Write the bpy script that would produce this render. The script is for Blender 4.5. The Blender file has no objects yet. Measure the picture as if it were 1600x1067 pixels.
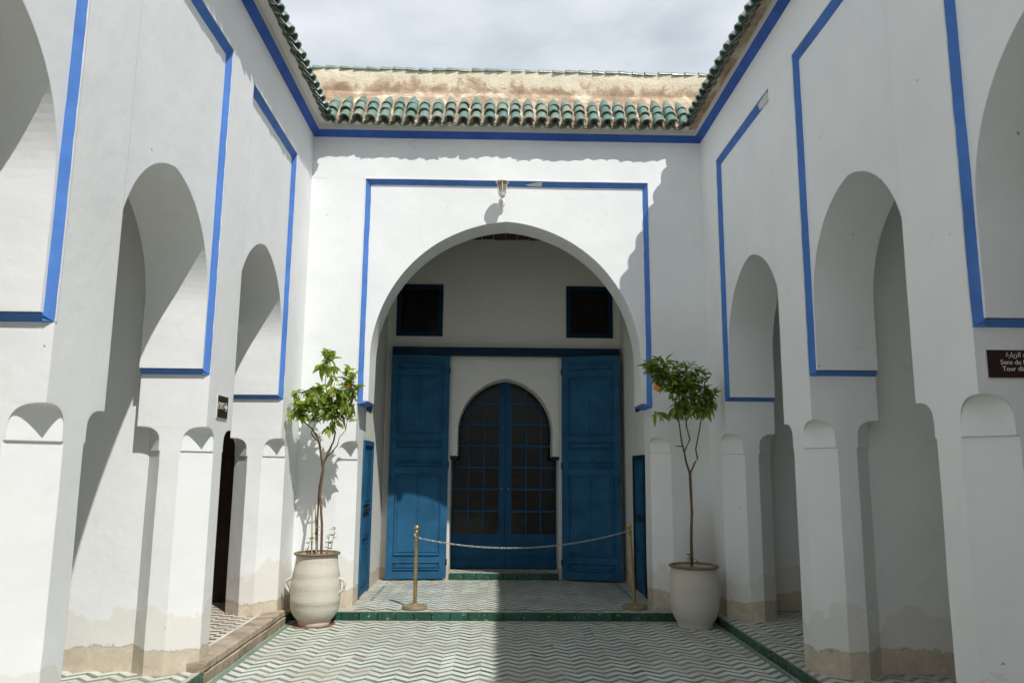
import bpy, bmesh, math, random
from mathutils import Vector, Matrix, noise
R = math.radians
rnd = random.Random(11)
scn = bpy.context.scene
col = scn.collection

# ------------------------------------------------------------------ camera, light, sky, exposure
H = 1.80
cam_d = bpy.data.cameras.new('camera')
cam_d.sensor_width = 36.0
cam_d.lens = 36.0 * 1218.0 / 1600.0
cam_d.clip_end = 500
cam = bpy.data.objects.new('camera', cam_d)
col.objects.link(cam)
P_, Y_, RO_ = 0.16403, 0.02306, 0.00777
_f = Vector((math.sin(Y_)*math.cos(P_), math.cos(Y_)*math.cos(P_), math.sin(P_)))
_r = Vector((math.cos(Y_), -math.sin(Y_), 0))
_u = _r.cross(_f)
_r2 = _r*math.cos(RO_) + _u*math.sin(RO_)
_u2 = -_r*math.sin(RO_) + _u*math.cos(RO_)
m = Matrix((( _r2.x, _u2.x, -_f.x), (_r2.y, _u2.y, -_f.y), (_r2.z, _u2.z, -_f.z))).to_4x4()
m.translation = Vector((0, 0, H))
cam.matrix_world = m
scn.camera = cam

TO_SUN = Vector((0.383, -0.65, 1.0)).normalized()
sun_d = bpy.data.lights.new('sun', 'SUN')
sun_d.energy = 3.3
sun_d.angle = R(0.53)
sun_d.color = (1.0, 0.98, 0.94)
sun = bpy.data.objects.new('sun', sun_d)
col.objects.link(sun)
sun.rotation_euler = TO_SUN.to_track_quat('Z', 'Y').to_euler()
sun.location = (3, -6, 14)

w = bpy.data.worlds.new('World'); scn.world = w; w.use_nodes = True
nt = w.node_tree; nt.nodes.clear()
def N(nt, t, **k):
    n = nt.nodes.new(t)
    for a, b in k.items(): setattr(n, a, b)
    return n
sky = N(nt, 'ShaderNodeTexSky', sky_type='NISHITA')
sky.sun_disc = False
sky.sun_elevation = math.asin(TO_SUN.z)
sky.sun_rotation = math.atan2(TO_SUN.x, TO_SUN.y)
bg1 = N(nt, 'ShaderNodeBackground'); bg1.inputs[1].default_value = 0.10
nt.links.new(sky.outputs[0], bg1.inputs[0])
tc = N(nt, 'ShaderNodeTexCoord')
mp = N(nt, 'ShaderNodeMapping'); mp.inputs['Scale'].default_value = (1.0, 1.0, 2.2); mp.inputs['Location'].default_value = (0.35, 0.1, 0.2)
nt.links.new(tc.outputs['Generated'], mp.inputs[0])
nz = N(nt, 'ShaderNodeTexNoise'); nz.inputs['Scale'].default_value = 2.0; nz.inputs['Detail'].default_value = 7; nz.inputs['Roughness'].default_value = 0.5
nt.links.new(mp.outputs[0], nz.inputs['Vector'])
r1 = N(nt, 'ShaderNodeValToRGB')
r1.color_ramp.elements[0].position = 0.22; r1.color_ramp.elements[0].color = (0.55, 0.55, 0.55, 1)
r1.color_ramp.elements[1].position = 0.42; r1.color_ramp.elements[1].color = (1, 1, 1, 1)
nt.links.new(nz.outputs[0], r1.inputs[0])
nz2 = N(nt, 'ShaderNodeTexNoise'); nz2.inputs['Scale'].default_value = 3.1; nz2.inputs['Detail'].default_value = 6; nz2.inputs['Roughness'].default_value = 0.5
nt.links.new(mp.outputs[0], nz2.inputs['Vector'])
r2 = N(nt, 'ShaderNodeValToRGB')
r2.color_ramp.elements[0].position = 0.40; r2.color_ramp.elements[0].color = (0.385, 0.435, 0.485, 1)
r2.color_ramp.elements[1].position = 0.61; r2.color_ramp.elements[1].color = (0.60, 0.635, 0.685, 1)
nt.links.new(nz2.outputs[0], r2.inputs[0])
bg2 = N(nt, 'ShaderNodeBackground'); bg2.inputs[1].default_value = 1.12
nt.links.new(r2.outputs[0], bg2.inputs[0])
mx = N(nt, 'ShaderNodeMixShader')
nt.links.new(r1.outputs[0], mx.inputs[0]); nt.links.new(bg1.outputs[0], mx.inputs[1]); nt.links.new(bg2.outputs[0], mx.inputs[2])
wo = N(nt, 'ShaderNodeOutputWorld'); nt.links.new(mx.outputs[0], wo.inputs[0])

scn.view_settings.view_transform = 'Standard'
scn.view_settings.look = 'None'
scn.view_settings.exposure = 0.29
scn.view_settings.gamma = 1.0
scn.view_settings.use_curve_mapping = False
scn.cycles.max_bounces = 10
scn.cycles.diffuse_bounces = 6
scn.cycles.caustics_reflective = False
scn.cycles.caustics_refractive = False
scn.cycles.sample_clamp_indirect = 4.0

# ------------------------------------------------------------------ materials
def mat(name):
    mt = bpy.data.materials.new(name); mt.use_nodes = True
    nt = mt.node_tree; b = nt.nodes['Principled BSDF']
    return mt, nt, b
def L(nt, a, b): nt.links.new(a, b)
def noise_n(nt, scale, detail=4, rough=0.55, vec=None, dist=0.0):
    n = N(nt, 'ShaderNodeTexNoise'); n.inputs['Scale'].default_value = scale
    n.inputs['Detail'].default_value = detail; n.inputs['Roughness'].default_value = rough
    n.inputs['Distortion'].default_value = dist
    if vec is not None: L(nt, vec, n.inputs['Vector'])
    return n
def ramp(nt, fac, *els):
    r = N(nt, 'ShaderNodeValToRGB'); e = r.color_ramp.elements
    while len(e) < len(els): e.new(0.5)
    for q, (p, c) in zip(e, els):
        q.position = p; q.color = (*c, 1) if isinstance(c, (tuple, list)) else (c, c, c, 1)
    if fac is not None: L(nt, fac, r.inputs[0])
    return r
def mixc(nt, fac, a, b, mode='MIX'):
    n = N(nt, 'ShaderNodeMix', data_type='RGBA', blend_type=mode)
    for k, v in ((0, fac), (6, a), (7, b)):
        if hasattr(v, 'links') or hasattr(v, 'is_linked'): L(nt, v, n.inputs[k])
        else: n.inputs[k].default_value = v if k == 0 else (*v, 1)
    return n.outputs[2]
def math_n(nt, op, a, b=None, clamp=False):
    n = N(nt, 'ShaderNodeMath', operation=op); n.use_clamp = clamp
    for k, v in ((0, a), (1, b)):
        if v is None: continue
        if hasattr(v, 'is_linked'): L(nt, v, n.inputs[k])
        else: n.inputs[k].default_value = v
    return n.outputs[0]
def bump(nt, b, h, dist, strength=1.0, prev=None):
    n = N(nt, 'ShaderNodeBump'); n.inputs['Distance'].default_value = dist; n.inputs['Strength'].default_value = strength
    L(nt, h, n.inputs['Height'])
    if prev is not None: L(nt, prev, n.inputs['Normal'])
    L(nt, n.outputs[0], b.inputs['Normal'])
    return n.outputs[0]
def geo_pos(nt):
    g = N(nt, 'ShaderNodeNewGeometry'); return g

def plaster_material(name, plinth=True, bevel=0.009, white=(0.825, 0.835, 0.83)):
    mt, nt, b = mat(name)
    g = geo_pos(nt); pos = g.outputs['Position']
    sep = N(nt, 'ShaderNodeSeparateXYZ'); L(nt, pos, sep.inputs[0])
    big = noise_n(nt, 0.9, 5, 0.6, pos)
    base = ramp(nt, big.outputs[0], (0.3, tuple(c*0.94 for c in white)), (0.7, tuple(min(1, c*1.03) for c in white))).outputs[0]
    # yellowed / grey wash marks
    mk = noise_n(nt, 3.5, 6, 0.65, pos, 0.6)
    mkr = ramp(nt, mk.outputs[0], (0.60, 0.0), (0.78, 0.5)).outputs[0]
    base = mixc(nt, mkr, base, (0.70, 0.685, 0.64))
    # tiny dark nicks
    nk = noise_n(nt, 14.0, 2, 0.5, pos)
    nkr = ramp(nt, nk.outputs[0], (0.772, 0.0), (0.79, 0.8)).outputs[0]
    base = mixc(nt, nkr, base, (0.30, 0.27, 0.23))
    hgt = None
    if plinth:
        n1 = noise_n(nt, 1.9, 8, 0.78, pos, 0.5)
        zz = math_n(nt, 'SUBTRACT', sep.outputs[2], math_n(nt, 'MULTIPLY', n1.outputs[0], 0.26))
        band = ramp(nt, math_n(nt, 'MULTIPLY', zz, 1.0), (0.140, 1.0), (0.160, 0.55), (0.175, 0.0)).outputs[0]
        dn = noise_n(nt, 8.0, 9, 0.75, pos, 0.6)
        dirt = ramp(nt, dn.outputs[0], (0.30, (0.30, 0.21, 0.13)), (0.44, (0.47, 0.36, 0.245)), (0.57, (0.56, 0.47, 0.35)), (0.66, (0.72, 0.69, 0.63))).outputs[0]
        base = mixc(nt, math_n(nt, 'MULTIPLY', band, 0.93), base, dirt)
        # washed out patch over the band
        n3 = noise_n(nt, 1.7, 6, 0.65, pos)
        zz2 = math_n(nt, 'SUBTRACT', sep.outputs[2], math_n(nt, 'MULTIPLY', n3.outputs[0], 1.15))
        band2 = ramp(nt, zz2, (-0.42, 0.40), (-0.02, 0.0)).outputs[0]
        base = mixc(nt, band2, base, (0.66, 0.60, 0.50))
        crack = ramp(nt, zz, (0.1505, 0.0), (0.156, 0.75), (0.1615, 0.0)).outputs[0]
        base = mixc(nt, math_n(nt, 'MULTIPLY', crack, ramp(nt, dn.outputs[0], (0.42, 0.0), (0.5, 1.0)).outputs[0]), base, (0.16, 0.11, 0.07))
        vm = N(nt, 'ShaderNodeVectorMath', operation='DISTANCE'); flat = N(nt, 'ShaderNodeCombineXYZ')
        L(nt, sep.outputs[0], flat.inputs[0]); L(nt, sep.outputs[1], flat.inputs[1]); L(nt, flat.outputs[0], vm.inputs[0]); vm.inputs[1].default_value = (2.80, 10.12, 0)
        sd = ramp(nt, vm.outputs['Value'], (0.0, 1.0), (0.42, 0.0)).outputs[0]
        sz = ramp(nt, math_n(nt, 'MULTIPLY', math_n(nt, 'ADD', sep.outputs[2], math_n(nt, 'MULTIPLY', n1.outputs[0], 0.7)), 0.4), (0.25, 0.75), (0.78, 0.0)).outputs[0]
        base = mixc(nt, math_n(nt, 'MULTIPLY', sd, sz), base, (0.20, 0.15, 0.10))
        hgt = math_n(nt, 'MULTIPLY', band, -0.4)
    L(nt, base, b.inputs['Base Color'])
    b.inputs['Roughness'].default_value = 0.75
    b.inputs['Specular IOR Level'].default_value = 0.22
    prev = None
    if bevel:
        bv = N(nt, 'ShaderNodeBevel'); bv.samples = 3; bv.inputs[0].default_value = bevel
        prev = bv.outputs[0]
    h1 = noise_n(nt, 2.2, 3, 0.5, pos)
    p1 = bump(nt, b, h1.outputs[0], 0.03, 0.4, prev)
    h2 = noise_n(nt, 22, 6, 0.6, pos)
    hh = h2.outputs[0]
    if hgt is not None: hh = math_n(nt, 'ADD', hh, hgt)
    bump(nt, b, hh, 0.005, 0.28, p1)
    return mt
M = {}
M['plaster'] = plaster_material('white_plaster')
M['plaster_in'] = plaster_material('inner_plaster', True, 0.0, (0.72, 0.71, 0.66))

def paint(name, c, rough=0.5, var=0.12, bumpd=0.002, spec=0.3, chips=None, obj_rand=0.0, streak=False):
    mt, nt, b = mat(name)
    g = geo_pos(nt); pos = g.outputs['Position']
    vec = pos
    if streak:
        mpn = N(nt, 'ShaderNodeMapping'); mpn.inputs['Scale'].default_value = (14, 14, 1.2); L(nt, pos, mpn.inputs[0]); vec = mpn.outputs[0]
    n = noise_n(nt, 3.0 if not streak else 1.0, 6, 0.65, vec)
    lo = tuple(x*(1-var) for x in c); hi = tuple(min(1, x*(1+var)) for x in c)
    cc = ramp(nt, n.outputs[0], (0.3, lo), (0.7, hi)).outputs[0]
    if chips:
        k = noise_n(nt, 9.0, 5, 0.7, pos)
        kr = ramp(nt, k.outputs[0], (chips[0], 0.0), (chips[0]+0.02, 1.0)).outputs[0]
        cc = mixc(nt, kr, cc, chips[1])
    if obj_rand:
        oi = N(nt, 'ShaderNodeObjectInfo')
        v = ramp(nt, oi.outputs['Random'], (0.0, 1-obj_rand), (1.0, 1.0)).outputs[0]
        cc = mixc(nt, 1.0, cc, v, 'MULTIPLY')
    L(nt, cc, b.inputs['Base Color'])
    b.inputs['Roughness'].default_value = rough; b.inputs['Specular IOR Level'].default_value = spec
    h = noise_n(nt, 30 if not streak else 4, 4, 0.6, vec)
    bump(nt, b, h.outputs[0], bumpd, 0.5)
    return mt
M['trim'] = paint('blue_trim_paint', (0.085, 0.208, 0.55), 0.6, 0.16, 0.003, 0.08, (0.73, (0.55, 0.60, 0.70)))
M['cornice'] = paint('shade_darkened_cornice_blue', (0.050, 0.120, 0.43), 0.6, 0.2, 0.003, 0.08, (0.76, (0.50, 0.54, 0.62)))  # trim blue darkened: the shade on the down-facing cornice is in the colour
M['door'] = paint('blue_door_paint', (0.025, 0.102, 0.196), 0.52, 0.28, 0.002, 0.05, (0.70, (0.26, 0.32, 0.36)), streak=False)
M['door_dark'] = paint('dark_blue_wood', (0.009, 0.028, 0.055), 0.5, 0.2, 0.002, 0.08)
M['glazing'] = paint('glazed_door_paint', (0.016, 0.078, 0.165), 0.5, 0.2, 0.002, 0.09)
M['wood'] = paint('dark_cedar', (0.065, 0.040, 0.026), 0.7, 0.35, 0.004, 0.2, obj_rand=0.4)
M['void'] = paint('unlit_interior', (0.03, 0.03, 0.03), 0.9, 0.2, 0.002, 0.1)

def tile_glaze(name, stops, rough=0.27, spec=0.5, bumpd=0.004):
    mt, nt, b = mat(name)
    g = geo_pos(nt); pos = g.outputs['Position']
    oi = N(nt, 'ShaderNodeObjectInfo')
    rr = math_n(nt, 'FRACT', math_n(nt, 'ADD', oi.outputs['Random'], g.outputs['Random Per Island']))
    c = ramp(nt, rr, *stops).outputs[0]
    n = noise_n(nt, 16, 6, 0.65, pos, 0.3)
    c = mixc(nt, ramp(nt, n.outputs[0], (0.40, 0.0), (0.62, 0.6)).outputs[0], c, tuple(x*0.62 for x in stops[0][1]))
    ch = noise_n(nt, 26, 4, 0.7, pos)
    chm = ramp(nt, ch.outputs[0], (0.62, 0.0), (0.68, 0.8)).outputs[0]
    c = mixc(nt, chm, c, (0.50, 0.40, 0.30))
    L(nt, c, b.inputs['Base Color'])
    L(nt, ramp(nt, n.outputs[0], (0.3, rough), (0.7, rough+0.25)).outputs[0], b.inputs['Roughness'])
    b.inputs['Specular IOR Level'].default_value = spec
    bump(nt, b, n.outputs[0], bumpd, 0.6)
    return mt
M['cap'] = tile_glaze('green_roof_glaze', [(0.0, (0.10, 0.225, 0.190)), (0.2, (0.17, 0.285, 0.245)), (0.4, (0.27, 0.325, 0.265)), (0.55, (0.11, 0.185, 0.155)), (0.7, (0.21, 0.30, 0.25)), (0.88, (0.33, 0.345, 0.28)), (1.0, (0.16, 0.15, 0.115))])
M['pan'] = tile_glaze('dull_pan_tile', [(0.0, (0.10, 0.13, 0.09)), (0.5, (0.17, 0.15, 0.11)), (1.0, (0.06, 0.10, 0.075))], 0.4, 0.3)
M['kerb'] = tile_glaze('green_kerb_glaze', [(0.0, (0.010, 0.062, 0.038)), (0.5, (0.016, 0.085, 0.055)), (1.0, (0.024, 0.110, 0.076))], 0.16, 0.5)
def floor_tile_mat(name, stops, rough):
    mt, nt, b = mat(name)
    g = geo_pos(nt); pos = g.outputs['Position']
    oi = N(nt, 'ShaderNodeObjectInfo')
    rr = math_n(nt, 'FRACT', math_n(nt, 'ADD', oi.outputs['Random'], g.outputs['Random Per Island']))
    c = ramp(nt, rr, *stops).outputs[0]
    n = noise_n(nt, 1.1, 8, 0.72, pos, 0.4)
    dm = ramp(nt, n.outputs[0], (0.42, 0.0), (0.62, 0.6)).outputs[0]
    c = mixc(nt, dm, c, (0.36, 0.33, 0.27))
    n2 = noise_n(nt, 40, 4, 0.7, pos)
    c = mixc(nt, ramp(nt, n2.outputs[0], (0.60, 0.0), (0.72, 0.5)).outputs[0], c, (0.30, 0.26, 0.21))
    L(nt, c, b.inputs['Base Color']); b.inputs['Roughness'].default_value = rough
    b.inputs['Specular IOR Level'].default_value = 0.35
    bump(nt, b, n2.outputs[0], 0.002, 0.4)
    return mt
M['tile_white'] = floor_tile_mat('cream_zellige', [(0.0, (0.575, 0.60, 0.53)), (0.3, (0.665, 0.69, 0.62)), (0.7, (0.61, 0.655, 0.59)), (0.95, (0.68, 0.70, 0.64)), (1.0, (0.50, 0.43, 0.37))], 0.38)
M['tile_green'] = floor_tile_mat('green_zellige', [(0.0, (0.160, 0.180, 0.145)), (0.35, (0.120, 0.170, 0.135)), (0.7, (0.180, 0.185, 0.150)), (0.9, (0.095, 0.165, 0.125)), (1.0, (0.06, 0.07, 0.06))], 0.36)
M['grout'] = paint('floor_grout', (0.40, 0.385, 0.33), 0.85, 0.2, 0.002, 0.1)
M['border'] = paint('pale_green_border', (0.17, 0.26, 0.20), 0.4, 0.2, 0.002, 0.3)
M['tile_brown'] = floor_tile_mat('brown_tile', [(0.0, (0.16, 0.11, 0.075)), (0.5, (0.30, 0.17, 0.11)), (1.0, (0.10, 0.08, 0.065))], 0.5)
M['tile_chalk'] = floor_tile_mat('chalk_tile', [(0.0, (0.62, 0.60, 0.53)), (1.0, (0.72, 0.71, 0.67))], 0.5)

def rough_plaster():
    mt, nt, b = mat('weathered_lime_plaster')
    g = geo_pos(nt); pos = g.outputs['Position']
    sep = N(nt, 'ShaderNodeSeparateXYZ'); L(nt, pos, sep.inputs[0])
    n = noise_n(nt, 3.2, 9, 0.72, pos, 0.5)
    zf = math_n(nt, 'MAXIMUM', math_n(nt, 'MULTIPLY', math_n(nt, 'SUBTRACT', sep.outputs[2], 7.20), 0.9), -0.045)
    f = math_n(nt, 'ADD', n.outputs[0], zf)
    c = ramp(nt, f, (0.33, (0.30, 0.21, 0.14)), (0.46, (0.46, 0.34, 0.24)), (0.52, (0.60, 0.49, 0.36)), (0.56, (0.72, 0.63, 0.47)), (0.75, (0.77, 0.70, 0.55))).outputs[0]
    ck = noise_n(nt, 7, 9, 0.8, pos, 1.2)
    cm = ramp(nt, ck.outputs[0], (0.36, 0.75), (0.43, 0.0)).outputs[0]
    c = mixc(nt, cm, c, (0.34, 0.25, 0.18))
    L(nt, c, b.inputs['Base Color']); b.inputs['Roughness'].default_value = 0.9; b.inputs['Specular IOR Level'].default_value = 0.1
    p = bump(nt, b, f, 0.05, 0.7)
    h2 = noise_n(nt, 40, 6, 0.7, pos)
    bump(nt, b, h2.outputs[0], 0.012, 0.7, p)
    return mt
M['lime'] = rough_plaster()
def stone_mat():
    mt, nt, b = mat('worn_sandstone')
    g = geo_pos(nt); pos = g.outputs['Position']
    n = noise_n(nt, 4.0, 8, 0.7, pos, 0.4)
    c = ramp(nt, n.outputs[0], (0.32, (0.20, 0.15, 0.10)), (0.5, (0.38, 0.31, 0.235)), (0.7, (0.52, 0.45, 0.36))).outputs[0]
    L(nt, c, b.inputs['Base Color']); b.inputs['Roughness'].default_value = 0.85; b.inputs['Specular IOR Level'].default_value = 0.15
    p = bump(nt, b, n.outputs[0], 0.03, 0.8)
    h = noise_n(nt, 35, 6, 0.7, pos); bump(nt, b, h.outputs[0], 0.008, 0.6, p)
    return mt
M['stone'] = stone_mat()
def pot_mat():
    mt, nt, b = mat('pale_unglazed_clay')
    tcn = N(nt, 'ShaderNodeTexCoord'); pos = tcn.outputs['Object']
    mpn = N(nt, 'ShaderNodeMapping'); mpn.inputs['Scale'].default_value = (1, 1, 16); L(nt, pos, mpn.inputs[0])
    n = noise_n(nt, 3.0, 5, 0.6, mpn.outputs[0])
    c = ramp(nt, n.outputs[0], (0.3, (0.585, 0.545, 0.465)), (0.7, (0.625, 0.59, 0.51))).outputs[0]
    st = noise_n(nt, 4.5, 6, 0.65, pos)
    c = mixc(nt, ramp(nt, st.outputs[0], (0.55, 0.0), (0.75, 0.4)).outputs[0], c, (0.46, 0.40, 0.31))
    L(nt, c, b.inputs['Base Color']); b.inputs['Roughness'].default_value = 0.72; b.inputs['Specular IOR Level'].default_value = 0.25
    p = bump(nt, b, n.outputs[0], 0.006, 0.5)
    h = noise_n(nt, 60, 4, 0.6, pos); bump(nt, b, h.outputs[0], 0.002, 0.5, p)
    return mt
M['clay'] = pot_mat()
M['rim'] = paint('olive_brown_rim', (0.20, 0.15, 0.085), 0.6, 0.3, 0.004, 0.25)
M['soil'] = paint('dark_soil', (0.055, 0.032, 0.02), 0.95, 0.5, 0.03, 0.05)
M['saucer'] = paint('terracotta', (0.28, 0.12, 0.075), 0.8, 0.25, 0.003, 0.15)
M['bark'] = paint('brown_bark', (0.16, 0.11, 0.07), 0.9, 0.45, 0.01, 0.1)
M['cane'] = paint('pale_cane', (0.45, 0.36, 0.26), 0.8, 0.3, 0.004, 0.15)
def leaf_mat(name, a, b2):
    mt, nt, b = mat(name)
    oi = N(nt, 'ShaderNodeObjectInfo'); g = geo_pos(nt)
    rr = math_n(nt, 'FRACT', math_n(nt, 'ADD', oi.outputs['Random'], g.outputs['Random Per Island']))
    c = ramp(nt, rr, (0.0, a), (0.75, b2), (1.0, tuple(x*1.25 for x in b2))).outputs[0]
    L(nt, c, b.inputs['Base Color']); b.inputs['Roughness'].default_value = 0.42; b.inputs['Specular IOR Level'].default_value = 0.4
    tr = N(nt, 'ShaderNodeBsdfTranslucent')
    c2 = mixc(nt, 1.0, c, (1.5, 1.7, 0.7), 'MULTIPLY'); L(nt, c2, tr.inputs[0])
    ms = N(nt, 'ShaderNodeMixShader'); ms.inputs[0].default_value = 0.45
    L(nt, b.outputs[0], ms.inputs[1]); L(nt, tr.outputs[0], ms.inputs[2])
    L(nt, ms.outputs[0], nt.nodes['Material Output'].inputs[0])
    return mt
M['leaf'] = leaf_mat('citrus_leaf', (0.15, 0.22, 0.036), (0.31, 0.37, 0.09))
M['leaf_shaded'] = leaf_mat('citrus_leaf_shaded', (0.11, 0.175, 0.028), (0.25, 0.31, 0.068))  # darker copy of the citrus leaf, shade painted in for the unlit tree
M['fruit'] = paint('orange_peel', (0.62, 0.25, 0.035), 0.45, 0.15, 0.002, 0.4)
M['flower'] = paint('pale_bud', (0.70, 0.68, 0.60), 0.7, 0.1, 0.002, 0.2)
def metal(name, c, rough, met=1.0):
    mt, nt, b = mat(name)
    g = geo_pos(nt)
    n = noise_n(nt, 12, 5, 0.6, g.outputs['Position'])
    L(nt, ramp(nt, n.outputs[0], (0.3, tuple(x*0.75 for x in c)), (0.7, c)).outputs[0], b.inputs['Base Color'])
    L(nt, ramp(nt, n.outputs[0], (0.3, rough), (0.7, rough+0.2)).outputs[0], b.inputs['Roughness'])
    b.inputs['Metallic'].default_value = met
    return mt
M['brass'] = metal('aged_brass', (0.46, 0.345, 0.16), 0.34, 0.8)
M['brass_base'] = metal('dusty_brass', (0.33, 0.265, 0.17), 0.65, 0.4)
M['steel'] = metal('chain_steel', (0.56, 0.55, 0.52), 0.3, 1.0)
M['iron'] = metal('dark_iron', (0.04, 0.045, 0.05), 0.5, 0.6)
M['lampmetal'] = paint('cream_lamp_enamel', (0.66, 0.60, 0.50), 0.4, 0.12, 0.001, 0.4)
M['lampwhite'] = paint('white_lamp_enamel', (0.78, 0.76, 0.70), 0.35, 0.08, 0.001, 0.4)
M['lampglass'] = paint('frosted_lamp_glass', (0.30, 0.245, 0.19), 0.25, 0.15, 0.001, 0.5)
M['sign'] = paint('maroon_sign_board', (0.028, 0.010, 0.010), 0.3, 0.15, 0.0005, 0.4)
M['sign_edge'] = paint('pale_sign_edge', (0.66, 0.64, 0.60), 0.5, 0.1, 0.0005, 0.3)
M['letter'] = paint('white_lettering', (0.80, 0.79, 0.76), 0.5, 0.03, 0.0002, 0.2)
def glass_mat():
    mt, nt, b = mat('dark_window_glass')
    b.inputs['Base Color'].default_value = (0.012, 0.013, 0.013, 1)
    g = geo_pos(nt); n = noise_n(nt, 1.2, 3, 0.5, g.outputs['Position'])
    L(nt, ramp(nt, n.outputs[0], (0.35, 0.10), (0.7, 0.22)).outputs[0], b.inputs['Roughness'])
    L(nt, ramp(nt, n.outputs[0], (0.35, (0.006, 0.0065, 0.0065)), (0.7, (0.011, 0.010, 0.009))).outputs[0], b.inputs['Base Color'])
    b.inputs['Specular IOR Level'].default_value = 0.28
    return mt
M['glass'] = glass_mat()

# ------------------------------------------------------------------ mesh helpers
class MB:
    def __init__(s): s.v = []; s.f = []; s.mi = []
    def add(s, vs, fs, mi=0):
        o = len(s.v); s.v += [Vector(p) for p in vs]; s.f += [tuple(i+o for i in f) for f in fs]; s.mi += [mi]*len(fs)
    def box(s, x0, x1, y0, y1, z0, z1, mi=0, bevel=0.0, rot=None, skip=()):
        vs = [(x0,y0,z0),(x1,y0,z0),(x1,y1,z0),(x0,y1,z0),(x0,y0,z1),(x1,y0,z1),(x1,y1,z1),(x0,y1,z1)]
        fs = [(0,3,2,1),(4,5,6,7),(0,1,5,4),(1,2,6,5),(2,3,7,6),(3,0,4,7)]
        fs = [f for i, f in enumerate(fs) if i not in skip]
        s.add(vs, fs, mi)
    def tube(s, pts, rads, n=8, cap=True, mi=0):
        pts = [Vector(p) for p in pts]; rings = []
        for i, p in enumerate(pts):
            d = (pts[min(i+1, len(pts)-1)] - pts[max(i-1, 0)]).normalized()
            a = d.cross(Vector((0.13, 0.31, 0.94)) if abs(d.z) < 0.9 else Vector((1, 0.1, 0))).normalized(); b = d.cross(a)
            rings.append([p + (a*math.cos(2*math.pi*k/n) + b*math.sin(2*math.pi*k/n))*rads[i] for k in range(n)])
        vs = [q for r in rings for q in r]; fs = []
        for i in range(len(pts)-1):
            for k in range(n):
                fs.append((i*n+k, i*n+(k+1)%n, (i+1)*n+(k+1)%n, (i+1)*n+k))
        if cap:
            fs.append(tuple(range(n))[::-1]); fs.append(tuple((len(pts)-1)*n+k for k in range(n)))
        s.add(vs, fs, mi)
    def lathe(s, prof, n=40, c=(0,0,0), mi=0, close=False):
        vs = []; fs = []
        for r, z in prof:
            for k in range(n):
                a = 2*math.pi*k/n; vs.append((c[0]+r*math.cos(a), c[1]+r*math.sin(a), c[2]+z))
        for i in range(len(prof)-1):
            for k in range(n):
                fs.append((i*n+k, i*n+(k+1)%n, (i+1)*n+(k+1)%n, (i+1)*n+k))
        if close:
            fs.append(tuple(range(n))[::-1]); fs.append(tuple((len(prof)-1)*n+k for k in range(n)))
        s.add(vs, fs, mi)
    def prism(s, poly, axis_pts, mi=0):
        """poly: list of 3d points for end A; axis_pts: same for end B"""
        n = len(poly)
        fs = [tuple(range(n))[::-1], tuple(range(n, 2*n))]
        for k in range(n): fs.append((k, (k+1)%n, n+(k+1)%n, n+k))
        s.add(list(poly)+list(axis_pts), fs, mi)
    def mesh(s, name, mats, smooth=False, recalc=True, weld=0.0, origin=(0,0,0)):
        me = bpy.data.meshes.new(name)
        o = Vector(origin)
        me.from_pydata([tuple(p-o) for p in s.v], [], s.f)
        for mm in (mats if isinstance(mats, (list, tuple)) else [mats]): me.materials.append(mm)
        for p, i in zip(me.polygons, s.mi): p.material_index = i
        if recalc or weld:
            bm = bmesh.new(); bm.from_mesh(me)
            if weld:
                bmesh.ops.remove_doubles(bm, verts=bm.verts, dist=weld)
                bmesh.ops.dissolve_degenerate(bm, edges=bm.edges, dist=1e-6)
            if recalc: bmesh.ops.recalc_face_normals(bm, faces=bm.faces)
            bm.to_mesh(me); bm.free()
        if smooth:
            for p in me.polygons: p.use_smooth = True
            if smooth is not True:
                me.set_sharp_from_angle(angle=R(smooth))
        return me
    def build(s, name, mats, parent=None, **k):
        org = Vector(parent_world(parent)) if parent is not None else Vector(k.pop('at', (0,0,0)))
        me = s.mesh(name, mats, origin=org, **k)
        ob = bpy.data.objects.new(name, me); col.objects.link(ob)
        if parent is not None: ob.parent = parent
        else: ob.location = org
        return ob
def parent_world(p):
    v = Vector((0,0,0))
    while p is not None: v += p.location; p = p.parent
    return v
def tag(o, label=None, cat=None, group=None, kind=None):
    if cat and not kind: kind = 'thing'
    if label: o['label'] = label
    if cat: o['category'] = cat
    if group: o['group'] = group
    if kind: o['kind'] = kind
    return o
def thing(name, loc, label=None, cat=None, group=None, kind=None):
    o = bpy.data.objects.new(name, None); o.empty_display_size = 0.2
    o.location = loc; col.objects.link(o)
    return tag(o, label, cat, group, kind)
def inst(name, me, parent, loc, rot=None, scale=None):
    o = bpy.data.objects.new(name, me); col.objects.link(o)
    if parent is not None: o.parent = parent
    o.location = loc
    if rot is not None: o.rotation_euler = rot
    if scale is not None: o.scale = scale
    return o

# ------------------------------------------------------------------ dimensions
XL, XR, YB, T = -2.50, 2.82, 10.15, 0.60
DREC = 0.055                      # how far the arch panels sit back from the wall face
class Wall:
    """maps wall coordinates (u along the wall, v into the wall, z up) to the world, with a slight hand-built waver"""
    def __init__(s, kind): s.k = kind
    def __call__(s, u, v, z):
        sd = {'L': 3.1, 'R': 17.7, 'B': 31.3}[s.k]
        du = 0.006*noise.noise(Vector((u*0.9+sd, v*1.1, z*1.3))) + 0.003*noise.noise(Vector((u*3+sd, v*3, z*4)))
        dz = 0.006*noise.noise(Vector((u*1.2+sd+40, v*1.1, z*0.5)))
        if z > 6.2: du = 0
        if s.k == 'L': return Vector((XL - v, u+du, z+dz))
        if s.k == 'R': return Vector((XR + v, u+du, z+dz))
        return Vector((u+du, YB + v, z+dz))

def frange(a, b, step):
    n = max(1, int(math.ceil((b-a)/step))); return [a+(b-a)*i/n for i in range(n+1)]

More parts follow.
